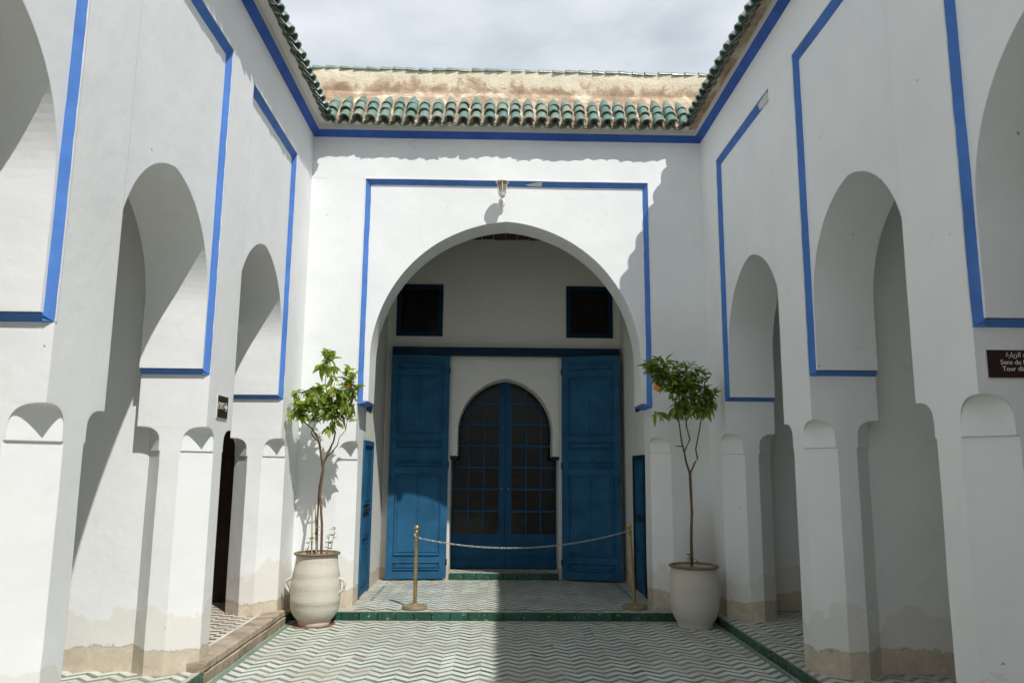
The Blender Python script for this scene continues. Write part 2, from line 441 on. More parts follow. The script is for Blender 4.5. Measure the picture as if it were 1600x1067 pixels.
def pier_mesh(W, u0, u1, z0, zl, za, ztop, c0=0.20, corners=(1,1,1,1), thick=T):
    """square pier whose corners are chamfered below an arched scoop"""
    cs = [((u0,0.0),(0,1),(1,0)), ((u1,0.0),(-1,0),(0,1)), ((u1,thick),(0,-1),(-1,0)), ((u0,thick),(1,0),(0,-1))]
    def ring(z, c, plane):       # c: face cut distance, plane: chamfer distance
        pts = []
        for (p, a, b), on in zip(cs, corners):
            if not on: pts += [p]*4; continue
            def q(s_, t_): return (p[0]+a[0]*s_+b[0]*t_, p[1]+a[1]*s_+b[1]*t_)
            if plane is None: pts += [p]*4
            else:
                dp = 0.78*(plane-c)/2; i1, i2 = c+dp, dp
                pts += [q(c, 0), q(i1, i2), q(i2, i1), q(0, c)]
        return [W(x, y, z) for x, y in pts]
    lip = 0.016; st = 0.05
    rings = []
    for z in frange(z0, zl, 0.14): 
        j = 0.006*noise.noise(Vector((u0*3, z*2.1, 5)))
        rings.append(ring(z, c0+lip+j, c0+lip+j))
    rings.append(ring(zl+0.001, c0, c0))
    for i in range(0, 11):
        t = math.pi/2*i/10
        rings.append(ring(zl+st+(za-zl-st)*math.sin(t)**0.70, c0*max(0.0, math.cos(t))**0.70 if i < 10 else 0.0, c0))
    for z in frange(za+0.0008, ztop, 0.2): rings.append(ring(z, 0, None))
    mb = MB(); n = 16
    vs = [p for r in rings for p in r]; fs = []
    for i in range(len(rings)-1):
        for k in range(n): fs.append((i*n+k, i*n+(k+1)%n, (i+1)*n+(k+1)%n, (i+1)*n+k))
    mb.add(vs, fs)
    return mb

def arch_curve(uc, half, zs, dd, seg=26):
    """two-centred arch, right spring to left spring"""
    Rr = half+dd; za = math.sqrt(Rr*Rr-dd*dd); a1 = math.atan2(za, dd)
    right = [(uc - dd + Rr*math.cos(a1*i/seg), zs + Rr*math.sin(a1*i/seg)) for i in range(seg+1)]
    left = [(2*uc - x, z) for x, z in right[:-1]][::-1]
    return right + left

def panel_mesh(W, u0, u1, zb, ztop, uc, half, zs, dd, d0, d1):
    out = [(u0, z) for z in frange(zb, ztop, 0.3)] + [(u, ztop) for u in frange(u0, u1, 0.3)[1:]] + [(u1, z) for z in frange(zb, ztop, 0.3)[::-1][1:]]
    arch = [(uc+half, z) for z in frange(zb, zs, 0.12)[:-1]] + arch_curve(uc, half, zs, dd) + [(uc-half, z) for z in frange(zb, zs, 0.12)[::-1][1:]]
    loop = out + arch
    n = len(loop)
    fr = [W(u, d0, z) for u, z in loop]
    # faces flat: keep the front exactly planar
    bk = [W(u, d1, z) for u, z in loop]
    mb = MB()
    fs = [tuple(range(n)), tuple(range(2*n-1, n-1, -1))]
    for k in range(n): fs.append((k, (k+1)%n, n+(k+1)%n, n+k))
    mb.add(fr+bk, fs)
    return mb

def trim_mesh(W, u0, u1, zb, ztop, uc, half, sp=0.03, spt=0.065):
    """blue paint on the splayed sides and head of the recess and on the sloping underside of the arch panel"""
    mb = MB(); d = DREC + 0.001
    def bar(rows, wob):
        vs = []; fs = []
        for i, r in enumerate(rows): vs += r
        for i in range(len(rows)-1):
            for k in range(3): fs.append((i*3+k, i*3+(k+1)%3, i*3+3+(k+1)%3, i*3+3+k))
        fs += [(0,1,2), tuple(len(vs)-3+k for k in range(3))]
        mb.add(vs, fs)
    def br(t_): return 0.0035*noise.noise(Vector((t_*7.0, u0*3.1, 0.3))) + 0.002*noise.noise(Vector((t_*23.0, u0, 4.4)))
    for (uu, sgn) in ((u0, 1), (u1, -1)):
        bar([[W(uu, 0.002+max(-0.0015, br(z)), z), W(uu+sgn*(sp+br(z+9)), d, z), W(uu-sgn*0.001, d, z)] for z in frange(zb-0.045, ztop, 0.05)], 0)
    bar([[W(u, 0.002+max(-0.0015, br(u+5)), ztop), W(u, d, ztop-spt-br(u+3)), W(u, d, ztop+0.001)] for u in frange(u0, u1, 0.05)], 0)
    for (uu, ua) in ((u0, uc-half), (u1, uc+half)):
        sg = 1 if ua > uu else -1
        ua2 = ua - sg*0.006
        zt, zl = zb-0.006, zb-0.047
        A = [W(uu, d, zt), W(ua2, d, zt), W(uu, d, zl)]
        B = [W(uu, T, zt), W(ua2, T, zt), W(uu, T, zl)]
        mb.prism(A, B)
        mb.add([W(uu, 0.002, zl), W(uu, d, zt), W(ua2, d, zt), W(uu, d, zl)], [(0,1,2),(0,2,3),(0,3,1),(1,3,2)])
    return mb

def bead_mesh(W, u0, u1, zb, ztop):
    """thin raised white edge round the recess"""
    mb = MB(); wd = 0.016; pr = -0.004
    def strip(a, b, fn):
        pts = frange(a, b, 0.2); vs = []; fs = []
        for p in pts: vs += fn(p)
        for i in range(len(pts)-1):
            for k in range(4): fs.append((i*4+k, i*4+(k+1)%4, i*4+4+(k+1)%4, i*4+4+k))
        fs += [(0,1,2,3), tuple(len(vs)-4+k for k in range(4))]
        mb.add(vs, fs)
    for uu, s_ in (((u1, 1),) if W.k != 'B' else ((u0, -1), (u1, 1))):
        strip(zb-0.045, ztop+wd, lambda z: [W(uu, pr, z), W(uu+s_*wd, pr, z), W(uu+s_*wd, 0.003, z), W(uu, 0.003, z)])
    strip(u0 if W.k != 'B' else u0-wd, u1+wd, lambda u: [W(u, pr-0.0006, ztop), W(u, pr-0.0006, ztop+wd), W(u, 0.003, ztop+wd), W(u, 0.003, ztop)])
    return mb

ZC = 6.28        # underside of the blue cornice
def cornice(W, ua, ub, parent):
    prof = [(0.01, ZC), (-0.08, ZC+0.085), (0.01, ZC+0.085)]
    mb = MB()
    us = frange(ua, ub, 0.25)
    vs = []; fs = []
    for u in us: vs += [W(u, v, z) for v, z in prof]
    for i in range(len(us)-1):
        for k in range(3): fs.append((i*3+k, i*3+(k+1)%3, i*3+3+(k+1)%3, i*3+3+k))
    mb.add(vs, fs)
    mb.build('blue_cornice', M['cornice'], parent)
    mb = MB()      # white bed under the tiles
    prof = [(0.01, ZC+0.087), (-0.082, ZC+0.087), (-0.092, ZC+0.145), (-0.10, ZC+0.20), (0.01, ZC+0.36)]
    A = [W(ua, v, z) for v, z in prof]; B = [W(ub, v, z) for v, z in prof]
    mb.prism(A, B); mb.build('eave_bed', M['plaster_in'], parent)

# roof tiles -------------------------------------------------------
SL = R(52); LIPV, LIPZ = -0.235, 6.425
def half_tube(r0, r1, ln, th, arc=1.0, up=True, n=8, sink=0.0):
    """half-round tile lying along +y (0 = lower lip); open side down when up"""
    vs = []; fs = []
    for (r_, y) in ((r0, 0.0), (r0*0.985+r1*0.015, ln*0.06), ((r0+r1)/2, ln*0.55), (r1, ln)):
        for rr in (r_, r_-th):
            for k in range(n+1):
                a = math.pi*(0.5 + arc*0.5) - math.pi*arc*k/n
                x, z = rr*math.cos(a), rr*math.sin(a)
                if not up: z = -z
                vs.append((x, y, z - sink*(y/ln)**2))
    q = 2*(n+1)
    for i in range(3):
        for k in range(n):
            a = i*q+k; fs.append((a, a+1, a+q+1, a+q))
            a2 = i*q+n+1+k; fs.append((a2+1, a2, a2+q, a2+q+1))
        fs.append((i*q, i*q+q, i*q+q+n+1, i*q+n+1)); fs.append((i*q+n, i*q+n+n+1, i*q+q+n+n+1, i*q+q+n))
    for e in (0, 3):
        for k in range(n):
            a = e*q+k; fs.append((a, a+n+1, a+n+2, a+1) if e == 0 else (a, a+1, a+n+2, a+n+1))
    mb = MB(); mb.add(vs, fs); return mb
cap_me = half_tube(0.075, 0.060, 0.32, 0.016, 0.92).mesh('cap_tile', M['cap'], smooth=40)
cap_top_me = half_tube(0.074, 0.024, 0.44, 0.014, 0.95, sink=0.045).mesh('cap_tile', M['cap'], smooth=40)
pan_me = half_tube(0.112, 0.098, 0.30, 0.012, 0.58, up=False).mesh('pan_tile', M['pan'], smooth=40)
ridge_me = half_tube(0.068, 0.040, 0.215, 0.012, 0.98).mesh('ridge_tile', M['cap'], smooth=40)

def eave(kind, W, parent, ua, ub, ba, bb, tiles_from=None):
    """tiles on the slope between ua and ub; bed from ba to bb"""
    hd = {'L': math.pi/2, 'R': -math.pi/2, 'B': 0.0}[kind]
    ev = MB()
    cs, sn = math.cos(SL), math.sin(SL)
    def sl(s, off=0.0): return (LIPV + s*cs + off*sn, LIPZ + s*sn - off*cs)
    p = [sl(0.03, 0.055), sl(0.0, 0.018)]
    # bed under tiles
    prof = [(0.02, LIPZ-0.01), (LIPV+0.11, LIPZ+0.02), sl(0.05, 0.03), sl(0.16, -0.022), sl(0.86, -0.03), (0.62, LIPZ+0.66), (0.62, LIPZ)]
    us = frange(ba, bb, 0.12); vs = []; fs = []; n = len(prof)
    for u in us:
        for k, (v, z) in enumerate(prof):
            j = 0.012*noise.noise(Vector((u*9, k*3.3, 2))) if k in (2, 3) else (0.03*noise.noise(Vector((u*13, k*3.3, 6))) if k == 1 and kind == 'R' else 0)
            vs.append(W(u, v, z+j))
    for i in range(len(us)-1):
        for k in range(n): fs.append((i*n+k, i*n+(k+1)%n, (i+1)*n+(k+1)%n, (i+1)*n+k))
    ev.add(vs, fs)
    ev.mi = [1 if q % n in (0, 1) else 0 for q in range(len(fs))]
    e = ev.build('eave', [M['lime'], M['lime' if kind == 'R' else 'plaster_in']], parent)
    pw = parent_world(e)
    pitch = 0.1775
    nn = int(round((ub-ua)/pitch)); far = {'cap_tile': MB(), 'pan_tile': MB()}
    rg = random.Random(5 + ord(kind))
    # tile frame: x along wall, y up the slope, z out of the slope
    for i in range(nn+1):
        u = ua + i*pitch
        jit = rg.uniform(-0.012, 0.012)
        for kind_, me, s0 in (('cap_tile', cap_me, 0.0), ('cap_tile', cap_me, 0.195), ('cap_tile', cap_top_me, 0.365), ('pan_tile', pan_me, -0.03)):
            uu = u + (pitch/2 if kind_ == 'pan_tile' else 0) + rg.uniform(-0.006, 0.006)
            if kind_ == 'pan_tile' and i == nn: continue
            so = s0 + jit + rg.uniform(-0.014, 0.014)
            v, z = sl(so, -0.012 if kind_ == 'cap_tile' else -0.072)
            if kind_ == 'cap_tile': v, z = sl(so, -0.026 if s0 == 0 else -0.040)
            pos = W(uu, v, z)
            if kind == 'B': ex, ey, ez = Vector((1,0,0)), Vector((0,cs,sn)), Vector((0,-sn,cs))
            elif kind == 'L': ex, ey, ez = Vector((0,1,0)), Vector((-cs,0,sn)), Vector((sn,0,cs))
            else: ex, ey, ez = Vector((0,-1,0)), Vector((cs,0,sn)), Vector((-sn,0,cs))
            mm = Matrix((ex, ey, ez)).transposed()
            mm = mm @ Matrix.Rotation(rg.uniform(-0.05, 0.05), 3, 'Z') @ Matrix.Rotation(rg.uniform(-0.10, -0.03), 3, 'X') @ Matrix.Rotation(rg.uniform(-0.05, 0.05), 3, 'Y')
            sc = rg.uniform(0.95, 1.06)
            if kind != 'B' and u < 4.7:
                far[kind_].add([pos + mm @ v.co for v in me.vertices], [tuple(p.vertices) for p in me.polygons])
            else: inst(kind_, me, e, pos - pw, mm.to_euler(), (sc, rg.uniform(0.94, 1.05), sc))
    for k_, nm_, m_ in (('cap_tile', 'cap_tiles', 'cap'), ('pan_tile', 'pan_tiles', 'pan')):
        if far[k_].f: far[k_].build(nm_, M[m_], e, recalc=False, smooth=40)['kind'] = 'stuff'
    # parapet above the tiles
    pv = 0.26; z0, z1 = 6.92, 7.465
    us = frange(ba, bb, 0.06); zz = [z0 + (z1-z0)*k/9 for k in range(10)]
    pm = MB(); vs = []; fs = []
    for u in us:
        for k, z in enumerate(zz):
            a = 0.018*noise.noise(Vector((u*3.1, z*4.0, 1.7))) + 0.010*noise.noise(Vector((u*11, z*12, 8.7)))
            top = 0.014*noise.noise(Vector((u*5, 3, 3))) if k == 9 else 0
            vs.append(W(u, pv + a - 0.05*(k/9.0 - 0.5)*-1, z+top))
        vs.append(W(u, pv+0.30, z1+0.0)); vs.append(W(u, pv+0.30, z0))
    q = len(zz)+2
    for i in range(len(us)-1):
        for k in range(q): fs.append((i*q+k, i*q+(k+1)%q, (i+1)*q+(k+1)%q, (i+1)*q+k))
    pm.add(vs, fs)
    par = pm.build('parapet', M['lime'], parent, smooth=50)
    pw = parent_world(par)
    u = ba + 0.05
    while u < bb - 0.1:
        pos = W(u, pv+0.055, z1-0.022)
        ex = {'B': Vector((1,0,0)), 'L': Vector((0,1,0)), 'R': Vector((0,1,0))}[kind]
        ey = Vector((-ex.y, ex.x, 0)); 
        mm = Matrix((-ey, ex, Vector((0,0,1)))).transposed() @ Matrix.Rotation(rg.uniform(-0.05, 0.09), 3, 'X') @ Matrix.Rotation(rg.uniform(-0.05, 0.05), 3, 'Z')
        inst('ridge_tile', ridge_me, par, pos - pw + Vector((0,0,rg.uniform(-0.006,0.008))), mm.to_euler(), (rg.uniform(0.9,1.05), 1, rg.uniform(0.85,1.05)))
        u += 0.19 + rg.uniform(-0.012, 0.016)
    return e

# ------------------------------------------------------------------ arcade walls
def arcade(kind, base, piers, openings, prm, label):
    W = Wall(kind)
    t = thing('arcade_wall', base, label, 'wall')
    for (u0, u1, cn) in piers:
        pier_mesh(W, u0, u1, -0.06, prm['zl'], prm['za'], prm['zt'], 0.20, cn).build('pier', M['plaster'], t, weld=2e-5)
    for (u0, u1), (azs, add_) in zip(openings, prm['ar']):
        uc, half = (u0+u1)/2, (u1-u0)/2 - 0.055
        panel_mesh(W, u0, u1, prm['zb'], prm['zt'], uc, half, azs, add_, DREC, T).build('arch_panel', M['plaster'], t)
        trim_mesh(W, u0, u1, prm['zb'], prm['zt'], uc, half).build('blue_trim', M['trim'], t)
        bead_mesh(W, u0, u1, prm['zb'], prm['zt']).build('edge_bead', M['plaster'], t)
    ua, ub = -11.0, piers[-1][1]
    mb = MB(); vv = [W(-11.0, 0, -0.06), W(piers[0][0]-0.001, 0, -0.06), W(piers[0][0]-0.001, 0, prm['zt']), W(-11.0, 0, prm['zt']), W(-11.0, T, -0.06), W(piers[0][0]-0.001, T, -0.06), W(piers[0][0]-0.001, T, prm['zt']), W(-11.0, T, prm['zt'])]
    mb.add(vv, [(0,3,2,1),(4,5,6,7),(0,1,5,4),(1,2,6,5),(3,0,4,7)]); mb.build('plain_wall', M['plaster'], t)
    mb = MB()
    us = frange(ua, ub, 0.25)
    prof = [(0, prm['zt']), (0, 6.44), (T, 6.44), (T, prm['zt'])]
    vs = []; fs = []
    for u in us: vs += [W(u, v, z) for v, z in prof]
    for i in range(len(us)-1):
        for k in range(3): fs.append((i*4+k, i*4+(k+1), i*4+5+k, i*4+4+k))
    mb.add(vs, fs); mb.build('upper_wall', M['plaster'], t)
    return t, W

LP = dict(zl=1.945, za=2.155, zb=2.66, zt=5.70, ar=[(3.25,.1),(3.25,.1),(3.45,.1),(3.22,.1),(3.31,.1)])
RP = dict(zl=2.02, za=2.26, zb=2.70, zt=5.745, ar=[(3.25,.1),(3.25,.1),(3.38,.2),(3.30,.1),(3.22,.1)])
full = (1,1,1,1)
wl, WL = arcade('L', (XL-0.3, 4.0, 0), [(-2.99,-2.33,full),(-0.52,0.14,full),(1.95,2.61,full),(4.42,5.08,full),(6.89,7.54,full),(9.33,10.50,(1,0,0,1))],
    [(-2.33,-0.52),(0.14,1.95),(2.61,4.42),(5.08,6.89),(7.54,9.33)], LP,
    'sunlit white arcade wall with blue edged arches beside the exit sign')
wr, WR = arcade('R', (XR+0.3, 4.0, 0), [(-2.93,-2.28,full),(-0.45,0.20,full),(2.01,2.67,full),(4.455,5.14,full),(6.86,7.52,full),(9.43,10.50,(1,0,0,1))],
    [(-2.28,-0.45),(0.20,2.01),(2.67,4.455),(5.14,6.86),(7.52,9.43)], RP,
    'shaded white arcade wall with blue edged arches behind the pot without handles')
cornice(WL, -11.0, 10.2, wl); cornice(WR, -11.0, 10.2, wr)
eave('L', WL, wl, 9.90-0.1775*50, 9.90, -11.0, 10.55)
eave('R', WR, wr, 9.90-0.1775*50, 9.90, -11.0, 10.55)

# ------------------------------------------------------------------ back wall with the big arch
WB = Wall('B')
wb = thing('courtyard_wall', (0.155, YB+0.3, 0), 'white end wall with one wide arch under green roof tiles', 'wall')
BU0, BU1, BZT, BZB = -1.77, 2.08, 5.70, 2.68
pier_mesh(WB, XL-0.02, BU0, -0.06, 1.93, 2.16, BZT, 0.21, (0,1,0,0)).build('pier', M['plaster'], wb, weld=2e-5)
pier_mesh(WB, BU1, XR+0.02, -0.06, 2.05, 2.24, BZT, 0.21, (1,0,0,0)).build('pier', M['plaster'], wb, weld=2e-5)
panel_mesh(WB, BU0, BU1, BZB, BZT, 0.155, 1.79, 3.23, 0.12, DREC, 0.56).build('arch_panel', M['plaster'], wb)
trim_mesh(WB, BU0, BU1, BZB, BZT, 0.155, 1.79, 0.065, 0.065).build('blue_trim', M['trim'], wb)
bead_mesh(WB, BU0, BU1, BZB, BZT).build('edge_bead', M['plaster'], wb)
mb = MB(); mb.box(XL-0.3, XR+0.3, YB, YB+0.56, BZT, 6.44, skip=(0,)); mb.build('upper_wall', M['plaster'], wb)
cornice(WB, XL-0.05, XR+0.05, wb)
eave('B', WB, wb, XL+0.27, XR-0.27, XL-0.6, XR+0.6)

# scraps of old masking tape left on the blue paint of two recess heads
def tape(W, pts, ztop, parent):
    mb = MB(); n = len(pts)
    def q(u, v, off): return W(u, v, ztop - (v-0.002)*1.2 - off)
    mb.prism([q(u, v, 0.0045) for u, v in pts], [q(u, v, 0.0075) for u, v in pts])
    mb.build('tape_scrap', M['plaster_in'], parent)
tape(WR, [(7.56, 0.004), (7.86, 0.010), (7.90, 0.040), (7.80, 0.050), (7.58, 0.046)], RP['zt'], wr)
tape(WB, [(0.40, 0.030), (0.58, 0.006), (0.63, 0.008), (0.62, 0.044), (0.45, 0.040)], BZT, wb)

# ------------------------------------------------------------------ vestibule behind the arch
YV = 12.80
VL, VR = -1.775, 2.10
WV = Wall('B')
ew = thing('entrance_wall', (0.2, YV, 0), 'grey shaded wall behind the wide arch holding the arched doorway', 'wall')
def plainW(u, v, z): return Vector((u, YV+v, z))
NC, NH = 0.195, 0.775
o0, o1 = NC-0.878, NC+0.878
mb = MB()   # wall with a rectangular doorway and two window holes, built from blocks
cuts_x = [VL-0.4, -1.63, -0.86, o0, o1, 1.20, 1.98, VR+0.4]
cuts_z = [-0.05, 2.03, 3.99, 4.87, 5.9]
for i in range(len(cuts_x)-1):
    for k in range(len(cuts_z)-1):
        x0, x1, z0, z1 = cuts_x[i], cuts_x[i+1], cuts_z[k], cuts_z[k+1]
        if i == 3 and k in (0, 1): continue
        if k == 2 and i in (1, 5): continue
        mb.box(x0, x1, YV, YV+0.55, z0, z1)
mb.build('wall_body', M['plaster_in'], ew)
pm = panel_mesh(plainW, o0, o1, 2.03, 3.99, NC, NH, 2.42, 0.11, -0.012, 0.5)
pm.build('arch_panel', M['plaster_in'], ew)
mb = MB()
for s_ in (-1, 1):
    xa, xb = NC+s_*NH, NC+s_*0.882
    x0, x1 = min(xa, xb), max(xa, xb)
    mb.box(x0-0.005, x1, YV-0.016, YV+0.5, 1.975, 2.028)
mb.build('spring_block', M['door_dark'], ew)
mb = MB(); mb.box(-1.66, 2.06, YV-0.16, YV-0.002, 3.66, 3.79); mb.build('lintel_beam', M['door_dark'], ew)
for (x0, x1) in ((-1.63, -0.86), (1.20, 1.98)):
    fr = MB(); f = 0.075
    z0, z1 = 3.99, 4.87
    fr.box(x0, x1, YV-0.02, YV+0.10, z1-f, z1); fr.box(x0, x1, YV-0.02, YV+0.10, z0, z0+f)
    fr.box(x0, x0+f, YV-0.02, YV+0.10, z0+f, z1-f); fr.box(x1-f, x1, YV-0.02, YV+0.10, z0+f, z1-f)
    wn = fr.build('window', M['door_dark'], ew)
    g = MB(); g.box(x0+f, x1-f, YV+0.075, YV+0.085, z0+f, z1-f); g.build('pane', M['glass'], wn)
    g = MB(); g.box(x0+f*.2, x1-f*.2, YV+0.2, YV+0.24, z0, z1); g.build('void_backing', M['void'], wn)  # near-black sheet standing in for the unlit space behind the pane

# vestibule side walls with doors and windows
def side_wall(x, sgn, holes, label):
    t = thing('vestibule_wall', (x+sgn*0.2, 11.7, 0), label, 'wall')
    ys = sorted({10.70, YV} | {h[0] for h in holes} | {h[1] for h in holes})
    zs_ = sorted({-0.05, 5.9} | {h[2] for h in holes} | {h[3] for h in holes})
    mb = MB()
    for a, b in zip(ys, ys[1:]):
        for c, d in zip(zs_, zs_[1:]):
            if any(h[0] <= a and b <= h[1] and h[2] <= c and d <= h[3] for h in holes): continue
            mb.box(min(x, x+sgn*0.5), max(x, x+sgn*0.5), a, b, c, d)
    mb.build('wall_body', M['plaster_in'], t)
    return t
LH = [(10.80, 11.62, 0.12, 2.20), (10.92, 11.40, 2.62, 3.32)]
RH = [(10.83, 11.70, 0.12, 2.03), (11.02, 11.45, 2.66, 3.30)]
vsl = side_wall(VL, -1, LH, 'side wall of the porch with the sunlit narrow blue door')
vsr = side_wall(VR, 1, RH, 'side wall of the porch with the shaded narrow blue door')
def side_door(x, sgn, h, label):
    t = thing('side_door', (x+sgn*0.06, (h[0]+h[1])/2, h[2]), label, 'door', 'narrow doors in the porch sides')
    f = 0.07; y0, y1, z0, z1 = h
    def bx(mb, va, vb, *q): mb.box(min(x-sgn*va, x-sgn*vb), max(x-sgn*va, x-sgn*vb), *q)
    mb = MB(); bx(mb, 0.025, -0.05, y0, y0+f, z0, z1); bx(mb, 0.025, -0.05, y1-f, y1, z0, z1); bx(mb, 0.025, -0.05, y0+f, y1-f, z1-f, z1)
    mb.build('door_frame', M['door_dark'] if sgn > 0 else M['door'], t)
    mb = MB(); bx(mb, 0.004, -0.045, y0+f, y1-f, z0, z1-f); lf = mb.build('leaf', M['door'], t)
    for (a, b) in ((0.06, 0.30), (0.36, 0.52), (0.58, 0.93)):
        za, zb_ = z0+(z1-z0)*a, z0+(z1-z0)*b
        mb = MB(); bx(mb, 0.022, 0.004, y0+f+0.08, y1-f-0.08, za, zb_); bx(mb, 0.030, 0.022, y0+f+0.13, y1-f-0.13, za+0.05, zb_-0.05)
        mb.build('panel', M['door'], lf)
    mb = MB(); zc = z0+(z1-z0)*0.54; bx(mb, 0.045, 0.004, y0+f+0.02, y1-f-0.2, zc-0.025, zc+0.025); mb.build('latch', M['iron'], lf)
    return t
side_door(VL, -1, LH[0], 'narrow blue door in sunlight left of the open door leaves')
side_door(VR, 1, RH[0], 'narrow blue door in shade right of the open door leaves')
for x, sgn, h, par in ((VL, -1, LH[1], vsl), (VR, 1, RH[1], vsr)):
    mb = MB(); f = 0.05; y0, y1, z0, z1 = h
    xa, xb = min(x-sgn*0.01, x+sgn*0.06), max(x-sgn*0.01, x+sgn*0.06)
    mb.box(xa, xb, y0, y0+f, z0, z1); mb.box(xa, xb, y1-f, y1, z0, z1); mb.box(xa, xb, y0+f, y1-f, z1-f, z1); mb.box(xa, xb, y0+f, y1-f, z0, z0+f)
    wn = mb.build('window', M['door_dark'], par)
    g = MB(); g.box(min(x+sgn*0.03, x+sgn*0.05), max(x+sgn*0.03, x+sgn*0.05), y0+f, y1-f, z0+f, z1-f); g.build('pane', M['glass'], wn)

# ceiling boards
ce = thing('porch_ceiling', (0.16, 11.7, 5.66), 'dark cedar board ceiling behind the wide arch', 'ceiling')
x = VL-0.05; i = 0
while x < VR:
    wd = 0.20
    mb = MB(); mb.box(x, x+wd-0.012, 10.6, YV+0.02, 5.66+0.006*(i % 3), 5.70); mb.build('ceiling_board', M['wood'], ce); x += wd; i += 1
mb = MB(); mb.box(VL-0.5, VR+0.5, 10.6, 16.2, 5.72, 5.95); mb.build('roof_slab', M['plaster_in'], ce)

# room behind the glass doors
rm = thing('inner_room', (0.2, 15, 0.1), 'dim room seen through the arched glass doors', 'room')
mb = MB(); mb.box(VL-0.4, VR+0.4, 13.36, 16.2, 0.15, 0.19); mb.box(VL-0.45, VL-0.35, 13.36, 16.2, 0.2, 5.7); mb.box(VR+0.35, VR+0.45, 13.36, 16.2, 0.2, 5.7); mb.box(VL-0.5, VR+0.5, 16.2, 16.3, 0, 5.9)
mb.build('room_wall', M['plaster_in'], rm)

# tall open door leaves
def tall_leaf(hinge_x, width, sgn, ang, label):
    """leaf hinged at the doorway edge and folded back against the wall"""
    t = thing('door_leaf', (hinge_x, YV-0.075, 0.125), label, 'door', 'tall blue door leaves folded open')
    t.rotation_euler = (0, 0, ang)
    hh = 3.525; th = 0.055
    x0, x1 = (0, width) if sgn > 0 else (-width, 0)
    def bld(mb, name, m_, par): 
        me = mb.mesh(name, m_); o = bpy.data.objects.new(name, me); col.objects.link(o); o.parent = par; return o
    mb = MB(); mb.box(x0, x1, -th, 0, 0, hh)
    bd = bld(mb, 'slab', M['door'], t)
    fr = 0.11*width
    for (a, b, big) in ((0.032, 0.068, 0), (0.097, 0.366, 1), (0.393, 0.430, 0), (0.483, 0.514, 0), (0.546, 0.900, 1), (0.926, 0.963, 0)):
        zt, zb = hh*(1-a), hh*(1-b); pa, pb = x0+fr, x1-fr
        mb = MB(); mw = 0.026
        def bar(q0, q1, s0, s1, d):
            # small moulding with a sloped inner and outer edge
            e = 0.009
            vs = [(q0, -th, s0), (q1, -th, s0), (q1, -th, s1), (q0, -th, s1), (q0+e, -th-d, s0+e), (q1-e, -th-d, s0+e), (q1-e, -th-d, s1-e), (q0+e, -th-d, s1-e)]
            mb.add(vs, [(4,5,6,7),(0,1,5,4),(1,2,6,5),(2,3,7,6),(3,0,4,7)])
        bar(pa, pb, zt-mw, zt, 0.020); bar(pa, pb, zb, zb+mw, 0.020); bar(pa, pa+mw, zb+mw, zt-mw, 0.020); bar(pb-mw, pb, zb+mw, zt-mw, 0.020)
        if big:
            xm = (pa+pb)/2
            bar(pa+mw+0.022, xm-0.003, zb+mw+0.022, zt-mw-0.022, 0.008); bar(xm+0.003, pb-mw-0.022, zb+mw+0.022, zt-mw-0.022, 0.008)
        else: bar(pa+mw+0.012, pb-mw-0.012, zb+mw+0.010, zt-mw-0.010, 0.014)
        bld(mb, 'panel', M['door'], t)
    mb = MB(); xe = x1-0.03 if sgn > 0 else x0+0.03
    mb.tube([(xe, -th-0.02, hh*0.42), (xe, -th-0.02, hh*0.42+0.10)], [0.008, 0.008], 8); mb.tube([(xe, -th+0.01, hh*0.42+0.05), (xe, -th-0.025, hh*0.42+0.05)], [0.014, 0.014], 8)
    bld(mb, 'bolt', M['iron'], t)
    for zz in (0.25, hh/2, hh-0.25):
        mb = MB(); xh = x0 if sgn > 0 else x1
        mb.tube([(xh, -th-0.006, zz-0.05), (xh, -th-0.006, zz+0.05)], [0.012, 0.012], 8)
        bld(mb, 'hinge', M['iron'], t)
    return t
tall_leaf(-0.722, 0.94, -1, R(4.5), 'tall panelled blue door leaf with sunlit lower part')
tall_leaf(1.122, 0.94, 1, R(-15), 'tall panelled blue door leaf wholly in shade')

